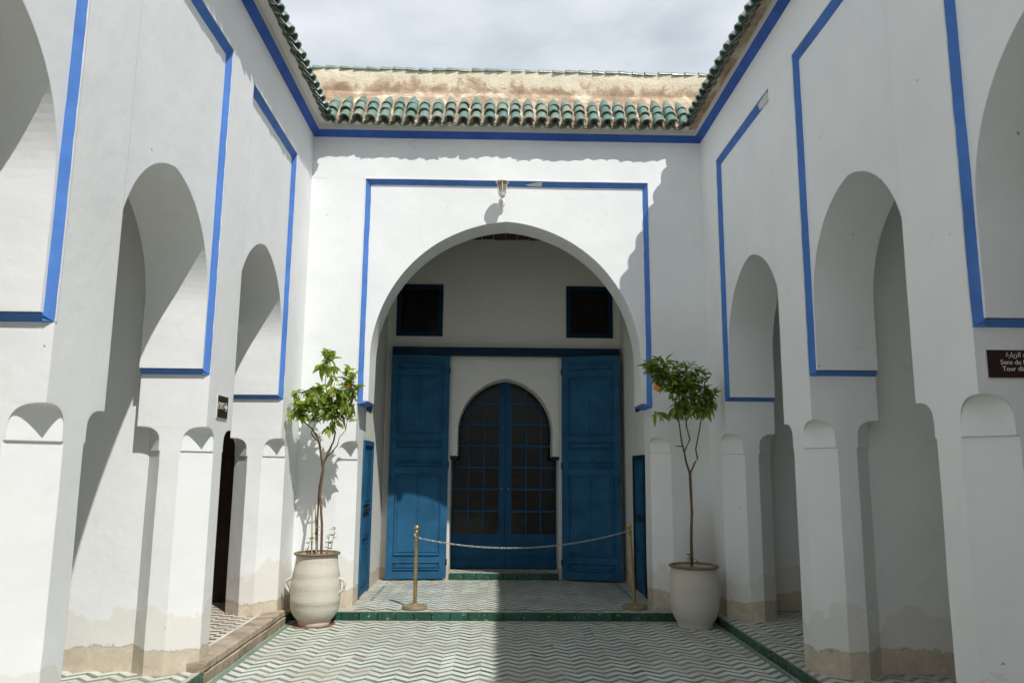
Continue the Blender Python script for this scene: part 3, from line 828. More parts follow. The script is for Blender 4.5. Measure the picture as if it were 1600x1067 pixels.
# glazed doors inside the arch
GD = 13.30
for (x0, x1, lab, knx) in ((-0.76, NC+0.012, 'glazed blue door in the arch next to the sunlit door leaf', -1), (NC+0.018, 1.15, 'glazed blue door in the arch next to the shaded door leaf', 1)):
    t = thing('glazed_door', ((x0+x1)/2, GD, 0.2), lab, 'door', 'pair of arched glazed doors')
    mb = MB(); z0, z1 = 0.21, 3.42
    in0, in1 = (x0+0.10, x1-0.105) if knx < 0 else (x0+0.105, x1-0.10)
    mb.box(x0, in0, GD, GD+0.05, z0, z1); mb.box(in1, x1, GD, GD+0.05, z0, z1)
    mb.box(in0, in1, GD, GD+0.05, z0, z0+0.14); mb.box(in0, in1, GD, GD+0.05, 0.62, 0.76); mb.box(in0, in1, GD, GD+0.05, z1-0.1, z1)
    mb.box(in0, in1, GD+0.012, GD+0.04, z0+0.14, 0.62)
    mb.box(in0+0.03, in1-0.03, GD-0.006, GD+0.011, z0+0.20, 0.56)
    mb.build('stile_frame', M['glazing'], t)
    rows = [0.76, 1.13, 1.49, 1.85, 2.21, 2.57, 2.92, 3.32]; bw = 0.020
    vis0, vis1 = in0, in1
    cols_ = [vis0 + (vis1-vis0)*k/3 for k in range(4)]
    mt_ = MB()
    for z in rows[1:-1]: mt_.box(in0, in1, GD-0.004, GD+0.04, z-bw/2-0.004, z+bw/2+0.004)
    for k in (1, 2):
        for a, b in zip(rows, rows[1:]): mt_.box(cols_[k]-bw/2, cols_[k]+bw/2, GD-0.002, GD+0.038, a+bw/2+0.004, b-bw/2-0.004)
    mt_.build('muntin', M['glazing'], t)
    for k in range(3):
        for a, b in zip(rows, rows[1:]):
            g = MB(); tl = rnd.uniform(-0.003, 0.003)
            xa, xb = cols_[k], cols_[k+1]
            g.add([(xa, GD+0.024-tl, a), (xb, GD+0.024+tl, a), (xb, GD+0.024+tl, b), (xa, GD+0.024-tl, b), (xa, GD+0.028-tl, a), (xb, GD+0.028+tl, a), (xb, GD+0.028+tl, b), (xa, GD+0.028-tl, b)],
                  [(0,1,2,3),(4,7,6,5),(0,4,5,1),(2,6,7,3),(0,3,7,4),(1,5,6,2)])
            g.build('pane', M['glass'], t)
    kb = MB(); kx = (x1-0.05) if knx < 0 else (x0+0.05)
    kb.lathe([(0.0, -0.004), (0.022, 0.0), (0.024, 0.012), (0.012, 0.02), (0.012, 0.035), (0.024, 0.05), (0.02, 0.065), (0.0, 0.07)], 14)
    for i, p in enumerate(kb.v): kb.v[i] = Vector((kx + p.x, GD - p.z, 1.50 + p.y))
    kb.build('knob', M['brass'], t, smooth=True)
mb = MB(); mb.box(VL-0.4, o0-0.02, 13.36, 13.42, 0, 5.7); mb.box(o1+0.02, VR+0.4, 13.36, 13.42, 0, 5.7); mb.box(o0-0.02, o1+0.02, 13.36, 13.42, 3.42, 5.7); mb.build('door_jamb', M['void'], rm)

# ------------------------------------------------------------------ floors
PX, PW, GW, PY = 0.125, 0.092, 0.060, 0.152      # leg length, cream width, green width, repeat
SH = 0.115
def tile_mesh(name, width, sh, m_):
    g = 0.0009; a, b = g, PX-g
    y0, y1 = 0.0016, width-0.0016; bz = 0.0009; e = 0.0012
    def yy(x): return sh*x/PX
    vs = [(a, y0+yy(a), -0.02), (b, y0+yy(b), -0.02), (b, y1+yy(b), -0.02), (a, y1+yy(a), -0.02)]
    vs += [(a, y0+yy(a), -bz), (b, y0+yy(b), -bz), (b, y1+yy(b), -bz), (a, y1+yy(a), -bz)]
    vs += [(a+e, y0+yy(a)+e, 0), (b-e, y0+yy(b)+e, 0), (b-e, y1+yy(b)-e, 0), (a+e, y1+yy(a)-e, 0)]
    fs = [(8,9,10,11)]
    for o in (0, 4):
        for k in range(4): fs.append((o+k, o+(k+1)%4, o+4+(k+1)%4, o+4+k))
    mb = MB(); mb.add(vs, fs)
    return mb
TM = {}
for c, wd, m_ in (('w', PW, 'tile_white'), ('g', GW, 'tile_green')):
    for s_ in (1, -1):
        q = tile_mesh('tile', wd, s_*SH, None); TM[(c, s_)] = (q, q.mesh('tile', M[m_], recalc=True))
def zellige(parent, x0, x1, y0, y1, z, budget, x_off=0.0, y_off=0.0, keep=None, seed=0):
    """chevron mosaic; the nearest `budget` tiles are objects, the others one joined mesh"""
    rg = random.Random(seed)
    cells = []
    nx0 = int(math.floor((x0-x_off)/PX)); nx1 = int(math.ceil((x1-x_off)/PX))
    ny0 = int(math.floor((y0-y_off)/PY))-1; ny1 = int(math.ceil((y1-y_off)/PY))
    for j in range(ny0, ny1):
        for i in range(nx0, nx1):
            xx = x_off+i*PX; s_ = 1 if i % 2 == 0 else -1
            yb = y_off+j*PY + (0 if s_ > 0 else SH)
            for c, yo in (('w', 0.0), ('g', PW)):
                wd = PW if c == 'w' else GW
                ya = yb+yo
                lo, hi = min(ya, ya+s_*SH), max(ya, ya+s_*SH)+wd
                if xx < x0-0.001 or xx+PX > x1+0.03 or lo < y0-0.02 or hi > y1+0.03: continue
                if keep and not keep(xx+PX/2, (lo+hi)/2): continue
                cells.append(((lo+hi)/2, xx, ya, c, s_))
    vis = sorted([q for q in cells if q[0] > 6.75 and abs(q[1]) < 0.62*q[0]])[:budget]
    vset = set((q[1], q[2]) for q in vis)
    pw = parent_world(parent)
    st = {'w': MB(), 'g': MB()}
    for q in cells:
        _, xx, ya, c, s_ = q
        dz = rg.uniform(-0.0015, 0.0010); dx = rg.uniform(-0.001, 0.001)
        if (xx, ya) in vset:
            o = inst('tile', TM[(c, s_)][1], parent, Vector((xx+dx, ya, z+dz)) - pw, (rg.uniform(-0.012, 0.012), rg.uniform(-0.010, 0.010), rg.uniform(-0.012, 0.012)))
        else:
            src = TM[(c, s_)][0]; t1, t2 = rg.uniform(-0.012, 0.012), rg.uniform(-0.010, 0.010)
            st[c].add([(v.x+xx+dx, v.y+ya, v.z+z+dz + v.y*t1 + v.x*t2) for v in src.v], src.f)
    for c, m_, nm in (('w', 'tile_white', 'cream_tiles'), ('g', 'tile_green', 'green_tiles')):
        if st[c].f:
            o = st[c].build(nm, M[m_], parent); o['kind'] = 'stuff'
CFL, CFR = -2.40, 2.70
STEP_Y = 9.90
mb = MB(); mb.box(-30, 30, -30, 40, -0.30, -0.075); gnd = mb.build('ground', M['stone'], at=(0,0,-0.07)); gnd['kind'] = 'structure'
mb = MB(); mb.box(CFL-0.06, CFR+0.06, -11.0, STEP_Y+0.05, -0.07, -0.003)
cf = mb.build('courtyard_floor', M['grout'], at=(0.15, 6.0, -0.006)); cf['kind'] = 'structure'
zellige(cf, CFL+0.055, CFR-0.055, 3.2, STEP_Y-0.005, 0.0, 300, 0.03, 0.0, None, 1)
mb = MB()
for (a, b) in ((CFL, CFL+0.05), (CFR-0.05, CFR)): mb.box(a, b, -11.0, STEP_Y, -0.03, 0.0005)
mb.build('border_strip', M['border'], cf)
# platform (porch floor), one step up
mb = MB(); mb.box(VL-0.05, VR+0.05, STEP_Y+0.03, 13.0, -0.07, 0.094)
mb.box(XL, VL-0.05, STEP_Y+0.03, YB+0.05, -0.07, 0.094); mb.box(VR+0.05, XR, STEP_Y+0.03, YB+0.05, -0.07, 0.094)
pf = mb.build('porch_floor', M['grout'], at=(0.15, 11.0, 0.094)); pf['kind'] = 'structure'
zellige(pf, VL+0.0, VR-0.0, STEP_Y+0.045, 12.80, 0.10, 300, 0.07, 0.03, None, 2)
def kerb_tiles(parent, p0, p1, z0, z1, out, seed, ln=0.218, th=0.03, skip=None):
    rg = random.Random(seed)
    p0, p1 = Vector(p0), Vector(p1); d = (p1-p0); n = max(1, int(round(d.length/ln))); d.normalize(); st = (p1-p0).length/n
    o_ = Vector(out); pw = parent_world(parent)
    for i in range(n):
        if skip and skip(i, n): continue
        hh = (z1-z0)*rg.uniform(0.97, 1.0); g = 0.003; e = 0.006
        a, b = p0+d*(i*st+g), p0+d*((i+1)*st-g)
        mb = MB()
        def q(pt, off, z): return Vector((pt.x+o_.x*off, pt.y+o_.y*off, z))
        j = rg.uniform(-0.002, 0.002)
        vs = [q(a, -th, z0), q(b, -th, z0), q(b, -th, z0+hh), q(a, -th, z0+hh), q(a, j-e, z0), q(b, j-e, z0), q(b, j-e, z0+hh), q(a, j-e, z0+hh),
              q(a+d*e, j, z0+0.002), q(b-d*e, j, z0+0.002), q(b-d*e, j, z0+hh-e), q(a+d*e, j, z0+hh-e)]
        fs = [(0,3,2,1), (0,1,5,4), (1,2,6,5), (2,3,7,6), (3,0,4,7), (4,5,9,8), (5,6,10,9), (6,7,11,10), (7,4,8,11), (8,9,10,11)]
        mb.add(vs, fs); mb.build('kerb_tile', M['kerb'], parent)
kerb_tiles(pf, (XL+0.02, STEP_Y, 0), (XR-0.02, STEP_Y, 0), -0.005, 0.098, (0,-1,0), 3)
# threshold inside the arch
mb = MB(); mb.box(o0, o1, YV+0.0, GD+0.06, 0.05, 0.194)
ts = mb.build('threshold', M['grout'], at=(NC, 13.0, 0.19)); ts['kind'] = 'structure'
zellige(ts, o0+0.0, o1-0.0, YV+0.02, GD, 0.20, 0, 0.07, 0.02, None, 4)
kerb_tiles(ts, (o0+0.01, YV-0.03, 0), (o1-0.01, YV-0.03, 0), 0.096, 0.197, (0,-1,0), 5)
mb = MB()
for xx, s_ in ((VL, 1), (VR, -1)):
    mb.box(min(xx+s_*0.17, xx+s_*0.21), max(xx+s_*0.17, xx+s_*0.21), 10.75, 12.7, 0.09, 0.1015)
mb.build('border_strip', M['border'], pf)
# gallery floors, a low step above the court
def gallery(x0, x1, xe, sgn, gy0, gy1, z, name_seed, keep=None):
    mb = MB(); mb.box(min(x0, x1), max(x0, x1), gy0, gy1, -0.07, z-0.006)
    f_ = mb.build('gallery_floor', M['grout'], at=((x0+x1)/2, 6, z-0.006)); f_['kind'] = 'structure'
    return f_
gl = gallery(-5.2, XL+0.055, CFL, 1, -11.0, 7.2, 0.10, 1)
zellige(gl, -4.4, XL+0.03, 5.2, 7.10, 0.10, 80, 0.0, 0.05, None, 7)
gr = gallery(XR-0.06, 5.4, CFR, -1, -11.0, 10.3, 0.085, 2)
zellige(gr, XR-0.09, 4.2, 5.2, 10.2, 0.085, 220, 0.02, 0.03, None, 8)
kerb_tiles(gl, (CFL-0.02, 4.0, 0), (CFL-0.02, 7.02, 0), -0.005, 0.10, (1,0,0), 9)
kerb_tiles(gl, (CFL-0.02, 9.62, 0), (CFL-0.02, STEP_Y-0.01, 0), -0.005, 0.10, (1,0,0), 10)
kerb_tiles(gr, (CFR+0.02, 4.0, 0), (CFR+0.02, STEP_Y-0.01, 0), -0.005, 0.086, (-1,0,0), 11)
# stone sill and patterned floor of the passage
sk = MB(); us = frange(7.03, 9.60, 0.1); vs = []; fs = []
for u in us:
    a = lambda k: 0.010*noise.noise(Vector((u*4, k*2.1, 0.4)))
    vs += [(CFL-0.015+a(1), u, -0.01), (CFL-0.008+a(2), u, 0.085+a(3)), (CFL-0.03+a(4), u, 0.098), (CFL-0.012+a(5), u, 0.115), (CFL-0.018+a(5), u, 0.162+a(6)*0.6), (CFL-0.04, u, 0.170+a(6)*0.6), (XL-0.115+a(7), u, 0.168), (XL-0.13, u, -0.01)]
for i in range(len(us)-1):
    for k in range(8): fs.append((i*8+k, i*8+(k+1)%8, i*8+8+(k+1)%8, i*8+8+k))
fs += [tuple(range(8)), tuple(len(vs)-8+k for k in range(8))]
sk.add(vs, fs); skb = sk.build('stone_sill', M['stone'], at=(CFL-0.1, 8.3, 0)); tag(skb, 'worn brown stone sill below the passage beside the exit sign', 'sill')
mb = MB(); mb.box(-5.2, XL-0.10, 7.21, 10.3, -0.07, 0.138); ps = mb.build('passage_floor', M['grout'], at=(-3.8, 8.6, 0.138)); ps['kind'] = 'structure'
stw, stb = MB(), MB(); tsz = 0.075
for i in range(26):
    for j in range(36):
        xa = XL-0.125-(i+1)*tsz; ya = 7.24+j*tsz*1.0
        ch = (i == 0) or (i + 2*j) % 4 < 2
        q = stw if ch else stb
        dz = rnd.uniform(-0.001, 0.001)
        q.box(xa+0.002, xa+tsz-0.002, ya+0.002, ya+tsz-0.002, 0.12, 0.145+dz, skip=(0,))
stw.build('pale_tiles', M['tile_chalk'], ps)['kind'] = 'stuff'; stb.build('brown_tiles', M['tile_brown'], ps)['kind'] = 'stuff'

# ------------------------------------------------------------------ galleries behind the arcades
def part_box(par, name, m_, *boxes):
    mb = MB()
    for b in boxes: mb.box(*b)
    return mb.build(name, M[m_], par)
g1 = thing('gallery', (-4.2, 3.5, 0), 'covered gallery behind the sunlit arches with lit cross wall', 'gallery')
part_box(g1, 'end_wall', 'plaster', (-5.2, XL-T+0.06, 7.04, 7.22, -0.05, 5.2))
part_box(g1, 'rear_wall', 'plaster', (-5.4, -5.2, -11.0, 10.5, -0.05, 5.2))
part_box(g1, 'passage_wall', 'wood', (-5.2, XL-T+0.02, 10.3, 10.45, -0.05, 5.2))
part_box(g1, 'roof', 'plaster_in', (-5.4, XL-T+0.04, -11.0, 10.6, 5.2, 5.4)); part_box(g1, 'passage_ceiling', 'plaster_in', (-5.4, XL-T+0.05, 7.22, 10.3, 3.4, 3.5))
g2 = thing('gallery', (4.5, 3.5, 0), 'covered gallery behind the shaded arches with grey cross walls', 'gallery')
part_box(g2, 'end_wall', 'plaster', (XR+T-0.06, 5.4, 7.05, 7.23, -0.05, 5.2))
part_box(g2, 'rear_wall', 'plaster', (5.4, 5.6, -11.0, 10.5, -0.05, 5.2))
part_box(g2, 'passage_wall', 'plaster', (XR+T-0.02, 5.4, 10.2, 10.4, -0.05, 5.2))
part_box(g2, 'roof', 'plaster_in', (XR+T-0.04, 5.6, -11.0, 10.6, 5.2, 5.4))
mb = MB(); mb.box(-5.4, 5.6, -11.3, -11.0, -0.05, 6.4)
tag(mb.build('courtyard_wall', M['plaster'], at=(0.1, -11.15, 0)), 'plain white wall closing the court behind the viewer', 'wall')

# ------------------------------------------------------------------ pots
def pot(x, y, prof, rim, handles, label):
    t = thing('clay_pot', (x, y, 0.0), label, 'plant pot')
    mb = MB(); mb.lathe(prof, 48, (x, y, 0)); zt = prof[-1][1]; rt = prof[-1][0]
    mb.lathe([(rt, zt), (rt-0.03, zt), (rt-0.035, zt-0.12)], 48, (x, y, 0)); mb.lathe([(0.0, 0.002), (prof[0][0], 0.002)], 48, (x, y, 0))
    mb.build('body', M['clay'], t, smooth=50, weld=1e-5)
    mb = MB(); n = 14
    mb.lathe([(rim + 0.020*math.cos(a), zt + 0.010 + 0.016*math.sin(a)) for a in [2*math.pi*k/n for k in range(n+1)]], 48, (x, y, 0))
    mb.build('rim', M['rim'], t, smooth=True, weld=1e-5)
    mb = MB(); ring = []
    mb.lathe([(rt-0.02, zt-0.035), (rt*0.6, zt-0.025), (rt*0.25, zt-0.012), (0.0, zt-0.01)], 24, (x, y, 0))
    for i, p in enumerate(mb.v): mb.v[i] = p + Vector((0, 0, 0.012*noise.noise(p*17)))
    mb.build('soil', M['soil'], t, smooth=True, weld=1e-5)
    if handles:
        for s_ in (-1, 1):
            mb = MB(); pts = []
            for k in range(13):
                a = k/12
                ang = math.pi*(0.60 - 1.05*a)
                pts.append((x + s_*(0.285 + 0.075*max(0.0, math.sin(math.pi*a))**0.7 - 0.02*(1-a)), y-0.03, 0.53 - 0.165*a + 0.02*math.sin(math.pi*a)))
            mb.tube(pts, [0.017]*13, 10); mb.build('handle', M['clay'], t, smooth=60)
    return t
potLp = [(0.185, 0.0), (0.195, 0.025), (0.19, 0.045), (0.225, 0.085), (0.265, 0.14), (0.283, 0.20), (0.287, 0.255), (0.292, 0.262), (0.290, 0.30), (0.293, 0.37), (0.291, 0.42), (0.293, 0.43), (0.286, 0.50), (0.274, 0.560), (0.276, 0.568), (0.262, 0.63), (0.250, 0.70), (0.244, 0.76), (0.243, 0.800)]
potRp = [(0.195, 0.0), (0.205, 0.02), (0.200, 0.04), (0.235, 0.09), (0.268, 0.16), (0.284, 0.24), (0.290, 0.33), (0.289, 0.42), (0.284, 0.50), (0.277, 0.58), (0.268, 0.65), (0.262, 0.685)]
PLX, PLY = -2.085, 9.66
PRX, PRY = 2.415, 9.58
pot(PLX, PLY, potLp, 0.252, True, 'pale two-handled clay pot in sunlight beside the green step')
pot(PRX, PRY, potRp, 0.275, False, 'pale clay pot without handles in the shaded corner')
mb = MB(); mb.lathe([(0.0, 0.0015), (0.235, 0.0015), (0.255, 0.006), (0.25, 0.001), (0.0, 0.0008)], 40, (PLX-0.01, PLY, 0))
tag(mb.build('pot_saucer', M['saucer'], at=(PLX-0.01, PLY, 0), recalc=True), 'thin terracotta disc under the two-handled pot', 'saucer')

# ------------------------------------------------------------------ citrus trees
def leaf_mesh(ln, wd, curl, fold):
    vs = []; fs = []; rows = 5
    for i in range(rows+1):
        s_ = i/rows; w_ = wd*math.sin(math.pi*min(1, s_*0.93+0.05))**0.8*(1-0.15*s_)
        zc = -curl*s_*s_*ln
        y = ln*s_*(1-0.15*curl*s_)
        vs += [(-w_/2, y, zc+fold*w_/2), (0, y, zc), (w_/2, y, zc+fold*w_/2)]
    for i in range(rows):
        a = i*3; fs += [(a, a+1, a+4, a+3), (a+1, a+2, a+5, a+4)]
    mb = MB(); mb.add(vs, fs); return mb
LEAVES = [leaf_mesh(0.105, 0.046, 0.35, 0.5), leaf_mesh(0.085, 0.040, 0.6, 0.4), leaf_mesh(0.12, 0.046, 0.15, 0.6), leaf_mesh(0.095, 0.036, 0.9, 0.45), leaf_mesh(0.07, 0.034, 0.2, 0.7)]
def citrus(base, trunk, branches, blobs, fruits, mat_leaf, label, seed, nleaf, extra, yel=0.0, stakes=(), shoots=(), nbranch=95):
    rg = random.Random(seed)
    t = thing('orange_tree', base, label, 'tree')
    pw = Vector(base)
    mb = MB()
    for pts, rads in trunk: mb.tube(pts, rads, 9)
    mb.build('trunk', M['bark'], t, smooth=60)
    bm_ = MB(); tips = []
    for pts, r0, r1 in branches:
        n = len(pts); bm_.tube(pts, [r0+(r1-r0)*i/(n-1) for i in range(n)], 7)
    ends = [Vector(b[0][-1]) for b in branches]
    # leafy twigs from branch ends into the crown volume
    sites = []
    for k in range(nbranch):
        c, rad, wgt = rg.choices(blobs, weights=[b[2] for b in blobs])[0]
        while True:
            v = Vector((rg.uniform(-1,1), rg.uniform(-1,1), rg.uniform(-1,1)))
            if v.length <= 1: break
        p = Vector(c) + Vector((v.x*rad[0], v.y*rad[1], v.z*rad[2]))
        e = min(ends, key=lambda q: (q-p).length)
        md = e.lerp(p, 0.5) + Vector((rg.uniform(-.03,.03), rg.uniform(-.03,.03), rg.uniform(-0.01, .04)))
        bm_.tube([e, md, p], [0.0055, 0.004, 0.0022], 5)
        d = (p-md).normalized(); sites.append((p, d)); sites.append((md.lerp(p, 0.55), d))
        if rg.random() < 0.6: sites.append((md, d))
    bm_.build('branch', M['bark'], t, smooth=60)
    lm = [q.mesh('leaf', mat_leaf, recalc=False, smooth=True) for q in LEAVES]
    ex = MB()
    for k in range(nleaf+extra):
        p, d = rg.choice(sites)
        a = rg.uniform(0, 2*math.pi)
        out = (Vector((math.cos(a), math.sin(a), rg.uniform(-0.45, 0.6))) + d*rg.uniform(0.2, 1.2)).normalized()
        out = (out + Vector((0, 0, -0.06))).normalized()
        pos = p + Vector((rg.uniform(-.02,.02), rg.uniform(-.02,.02), rg.uniform(-.025,.025)))
        zax = (Vector((0,0,1)) + Vector((rg.uniform(-.6,.6), rg.uniform(-.6,.6), 0))).normalized()
        xax = out.cross(zax).normalized(); zax = xax.cross(out)
        mm = Matrix((xax, out, zax)).transposed()
        i = rg.randrange(5); sc = rg.choice((0.6, 0.8, 0.95, 1.1, 1.25, 1.4))*rg.uniform(0.9, 1.1)
        tipx = (pos + out*0.12*sc)
        if tipx.x < XL+0.02 or tipx.x > XR-0.02 or tipx.y > YB-0.03: continue
        if k < nleaf: inst('leaf', lm[i], t, pos-pw, mm.to_euler(), (sc, sc, sc))
        else: ex.add([pos + mm @ (v*sc) for v in LEAVES[i].v], LEAVES[i].f)
    if ex.f:
        o = ex.build('foliage', mat_leaf, t, recalc=False, smooth=True); o['kind'] = 'stuff'
    for (fx, fy, fz, r_) in fruits:
        mb = MB(); mb.lathe([(r_*math.sin(math.pi*k/9), -r_*0.95*math.cos(math.pi*k/9)) for k in range(10)], 16, (fx, fy, fz))
        mb.build('fruit', M['fruit'], t, smooth=True, weld=1e-5)
        mb = MB(); mb.tube([(fx, fy, fz+r_*0.9), (fx+0.01, fy+0.01, fz+r_+0.05)], [0.003, 0.003], 5); mb.build('fruit_stalk', M['bark'], t)
    for pts, r_ in stakes:
        mb = MB(); mb.tube(pts, [r_]*len(pts), 7); mb.build('stake', M['cane'], t, smooth=60)
    for (sx, sy, sz, hgt, nl) in shoots:
        mb = MB(); tp = Vector((sx+rg.uniform(-.05,.05), sy+rg.uniform(-.03,.03), sz+hgt)); mb.tube([(sx, sy, sz), tp], [0.004, 0.002], 5)
        for k in range(nl):
            p = Vector((sx, sy, sz)).lerp(tp, rg.uniform(0.15, 1)); a = rg.uniform(0, 6.28)
            out = Vector((math.cos(a), math.sin(a), 0.25)).normalized(); zax = Vector((0.1, 0.1, 1)); xax = out.cross(zax).normalized(); zax = xax.cross(out)
            mm = Matrix((xax, out, zax)).transposed(); sc = rg.uniform(0.55, 0.9)
            mb.add([p + mm @ (v*sc) for v in LEAVES[4].v], LEAVES[4].f, 1)
        mb.build('side_shoot', [M['bark'], mat_leaf], t, recalc=False)
    return t
def px(pxx, pyy, Yv):           # point on the vertical plane Y = Yv seen at a photograph pixel (used once, to measure)
    d = _r2*((pxx-800)/1218.0) - _u2*((pyy-533.5)/1218.0) + _f
    t_ = Yv/d.y; return Vector((d.x*t_, Yv, H + d.z*t_))
YT = PLY - 0.02
def PL(x_, y_, dy=0.0): return px(x_, y_, YT+dy)
trunkL = [([PL(502,866), PL(503,820,.01), PL(500,770,.0), PL(505,735), PL(504,724)], [0.017, 0.015, 0.015, 0.016, 0.020]),
          ([PL(495,866,.04), PL(496,810,.05), PL(499,760,.03), PL(505,730,.02), PL(506,722)], [0.012, 0.011, 0.011, 0.012, 0.014])]
brL = [([PL(504,726), PL(500,700,-.03), PL(497,684,-.05), PL(487,669,-.08), PL(476,660,-.10), PL(468,646,-.12)], 0.014, 0.006),
       ([PL(497,690,-.04), PL(489,681,-.08), PL(486,676,-.10)], 0.009, 0.006),
       ([PL(505,726), PL(513,706,.0), PL(521,690,-.02), PL(524,676,-.04), PL(520,660,-.06), PL(517,645,-.06)], 0.013, 0.007),
       ([PL(520,664,-.05), PL(530,656,-.08), PL(541,640,-.12), PL(552,620,-.16)], 0.008, 0.004),
       ([PL(509,716,-.01), PL(527,696,-.10), PL(530,684,-.12), PL(540,672,-.14)], 0.008, 0.003),
       ([PL(517,645,-.06), PL(512,620,-.08), PL(508,598,-.08), PL(510,570,-.08)], 0.008, 0.003),
       ([PL(468,646,-.12), PL(466,630,-.14), PL(474,612,-.14)], 0.006, 0.003)]
blL = [(PL(482,624,-.14), (.20,.16,.17), 2.6), (PL(512,622,-.12), (.22,.18,.22), 4.2), (PL(512,572,-.08), (.13,.10,.10), 1.0), (PL(550,592,-.16), (.13,.11,.14), 1.5), (PL(534,624,-.12), (.15,.13,.15), 1.8), (PL(467,634,-.14), (.13,.11,.11), 1.2), (PL(530,642,-.10), (.16,.13,.13), 1.6), (PL(470,650,-.14), (.12,.10,.10), 0.9), (PL(505,655,-.10), (.14,.12,.12), 1.2), (PL(513,555,-.08), (.07,.07,.05), 0.5)]
frL = [(*PL(521,608,-.17), 0.035), (*PL(546,603,-.20), 0.033)]
citrus((PLX, PLY, 0.79), trunkL, brL, blL, frL, M['leaf'], 'leafy potted orange tree in sunlight with pale stakes', 21, 300, 680,
       stakes=[([PL(487,868,.02), PL(488,790,.05)], 0.010), ([PL(494,868,.03), PL(493,790,.06)], 0.009)],
       shoots=[(*PL(480,862,-.06), 0.17, 12), (*PL(512,862,-.05), 0.20, 14), (*PL(517,858,-.02), 0.26, 14), (*PL(493,850,.0), 0.33, 12), (*PL(502,700,-.05), 0.18, 8)])
YT2 = PRY
def PR(x_, y_, dy=0.0): return px(x_, y_, YT2+dy)
trunkR = [([PR(1081,884), PR(1080,840), PR(1081,800), PR(1079,760), PR(1078,738)], [0.020, 0.017, 0.016, 0.016, 0.018])]
brR = [([PR(1078,740), PR(1072,722,-.02), PR(1069,706,-.04), PR(1065,690,-.06), PR(1061,660,-.08), PR(1058,640,-.10), PR(1050,615,-.12)], 0.014, 0.006),
       ([PR(1069,706,-.04), PR(1078,686,-.08), PR(1073,668,-.1), PR(1071,648,-.1), PR(1065,625,-.12)], 0.011, 0.006),
       ([PR(1078,740), PR(1086,722,-.02), PR(1090,716,-.02), PR(1087,702,-.02), PR(1093,670,-.04), PR(1096,650,-.06), PR(1104,630,-.08)], 0.012, 0.006),
       ([PR(1062,658,-.08), PR(1048,650,-.10), PR(1034,645,-.12), PR(1022,643,-.14)], 0.006, 0.003),
       ([PR(1050,615,-.12), PR(1040,609,-.14), PR(1030,611,-.16)], 0.005, 0.003),
       ([PR(1065,697,-.06), PR(1056,697,-.06)], 0.008, 0.006)]
blR = [(PR(1034,574,-.14), (.20,.15,.11), 1.9), (PR(1060,592,-.14), (.24,.18,.20), 3.4), (PR(1092,606,-.12), (.22,.17,.21), 3.4), (PR(1100,630,-.08), (.15,.13,.10), 1.2), (PR(1064,636,-.10), (.17,.12,.11), 1.5), (PR(1085,645,-.10), (.15,.12,.08), 0.8), (PR(1026,646,-.14), (.10,.08,.05), 0.45), (PR(1018,567,-.12), (.09,.08,.06), 0.6), (PR(1080,572,-.10), (.15,.12,.08), 0.7)]
frR = [(*PR(1025,605,-.22), 0.036), (*PR(1029,607.5,-.26), 0.036)]
citrus((PRX, PRY, 0.68), trunkR, brR, blR, frR, M['leaf_shaded'], 'thin-stemmed potted orange tree with two oranges in shade', 33, 300, 640,
       shoots=[(*PR(1074,880,-.05), 0.13, 9), (*PR(1092,880,-.02), 0.05, 4)], nbranch=120)

# ------------------------------------------------------------------ barrier posts and chain
def stanchion(x, y, z, tilt, h, label):
    t = thing('barrier_post', (x, y, z), label, 'barrier post', 'brass posts holding the chain')
    t.rotation_euler = tilt
    def bld(mb, name, m_): 
        me = mb.mesh(name, m_, smooth=40, weld=1e-5); o = bpy.data.objects.new(name, me); col.objects.link(o); o.parent = t
    mb = MB(); mb.lathe([(0.0, 0.0), (0.155, 0.0), (0.157, 0.028), (0.150, 0.038), (0.04, 0.046), (0.03, 0.06), (0.0, 0.062)], 32); bld(mb, 'base', M['brass_base'])
    mb = MB(); mb.lathe([(0.024, 0.045), (0.024, h-0.09), (0.0, h-0.088)], 20); bld(mb, 'post', M['brass'])
    mb = MB(); mb.lathe([(0.026, h-0.13), (0.029, h-0.125), (0.029, h-0.085), (0.021, h-0.078)] + [(0.036*math.sin(math.pi*k/12), h-0.036-0.036*math.cos(math.pi*k/12)) for k in range(2, 13)], 20); bld(mb, 'finial', M['brass'])
    mb = MB(); mb.lathe([(0.029, h-0.19), (0.031, h-0.184), (0.029, h-0.178)], 20); bld(mb, 'ring', M['steel'])
    return t
stanchion(-0.953, 10.15, 0.10, (0.0, 0.0, 0), 1.015, 'upright brass post of the chain barrier in sunlight')
stanchion(1.815, 10.22, 0.10, (0.01, R(-3.4), 0), 1.05, 'leaning brass post of the chain barrier in shade')
ch = thing('barrier_chain', (0.17, 10.15, 0.83), 'thin steel chain hanging between the two brass posts', 'chain')
lk = MB(); pts = []
for k in range(12):
    a = 2*math.pi*k/12
    pts.append(Vector((0.0095*math.copysign(1, math.cos(a)) + 0.0105*math.cos(a), 0.0088*math.sin(a), 0)))
vs = []; fs = []
for k in range(12):
    d = (pts[(k+1)%12]-pts[k-1]).normalized(); nrm = Vector((0,0,1)); s_ = d.cross(nrm)
    for q in range(4):
        a = math.pi/4+q*math.pi/2; vs.append(pts[k] + (s_*math.cos(a)+nrm*math.sin(a))*0.0027)
for k in range(12):
    for q in range(4): fs.append((k*4+q, k*4+(q+1)%4, ((k+1)%12)*4+(q+1)%4, ((k+1)%12)*4+q))
lk.add(vs, fs); lk_me = lk.mesh('link', M['steel'], smooth=True)
A, B_ = Vector((-0.925, 10.135, 0.955)), Vector((1.735, 10.19, 1.05))
NLK = 66; sag = 0.165
def cpt(s_): 
    p = A.lerp(B_, s_); p.z -= sag*4*s_*(1-s_)
    return p
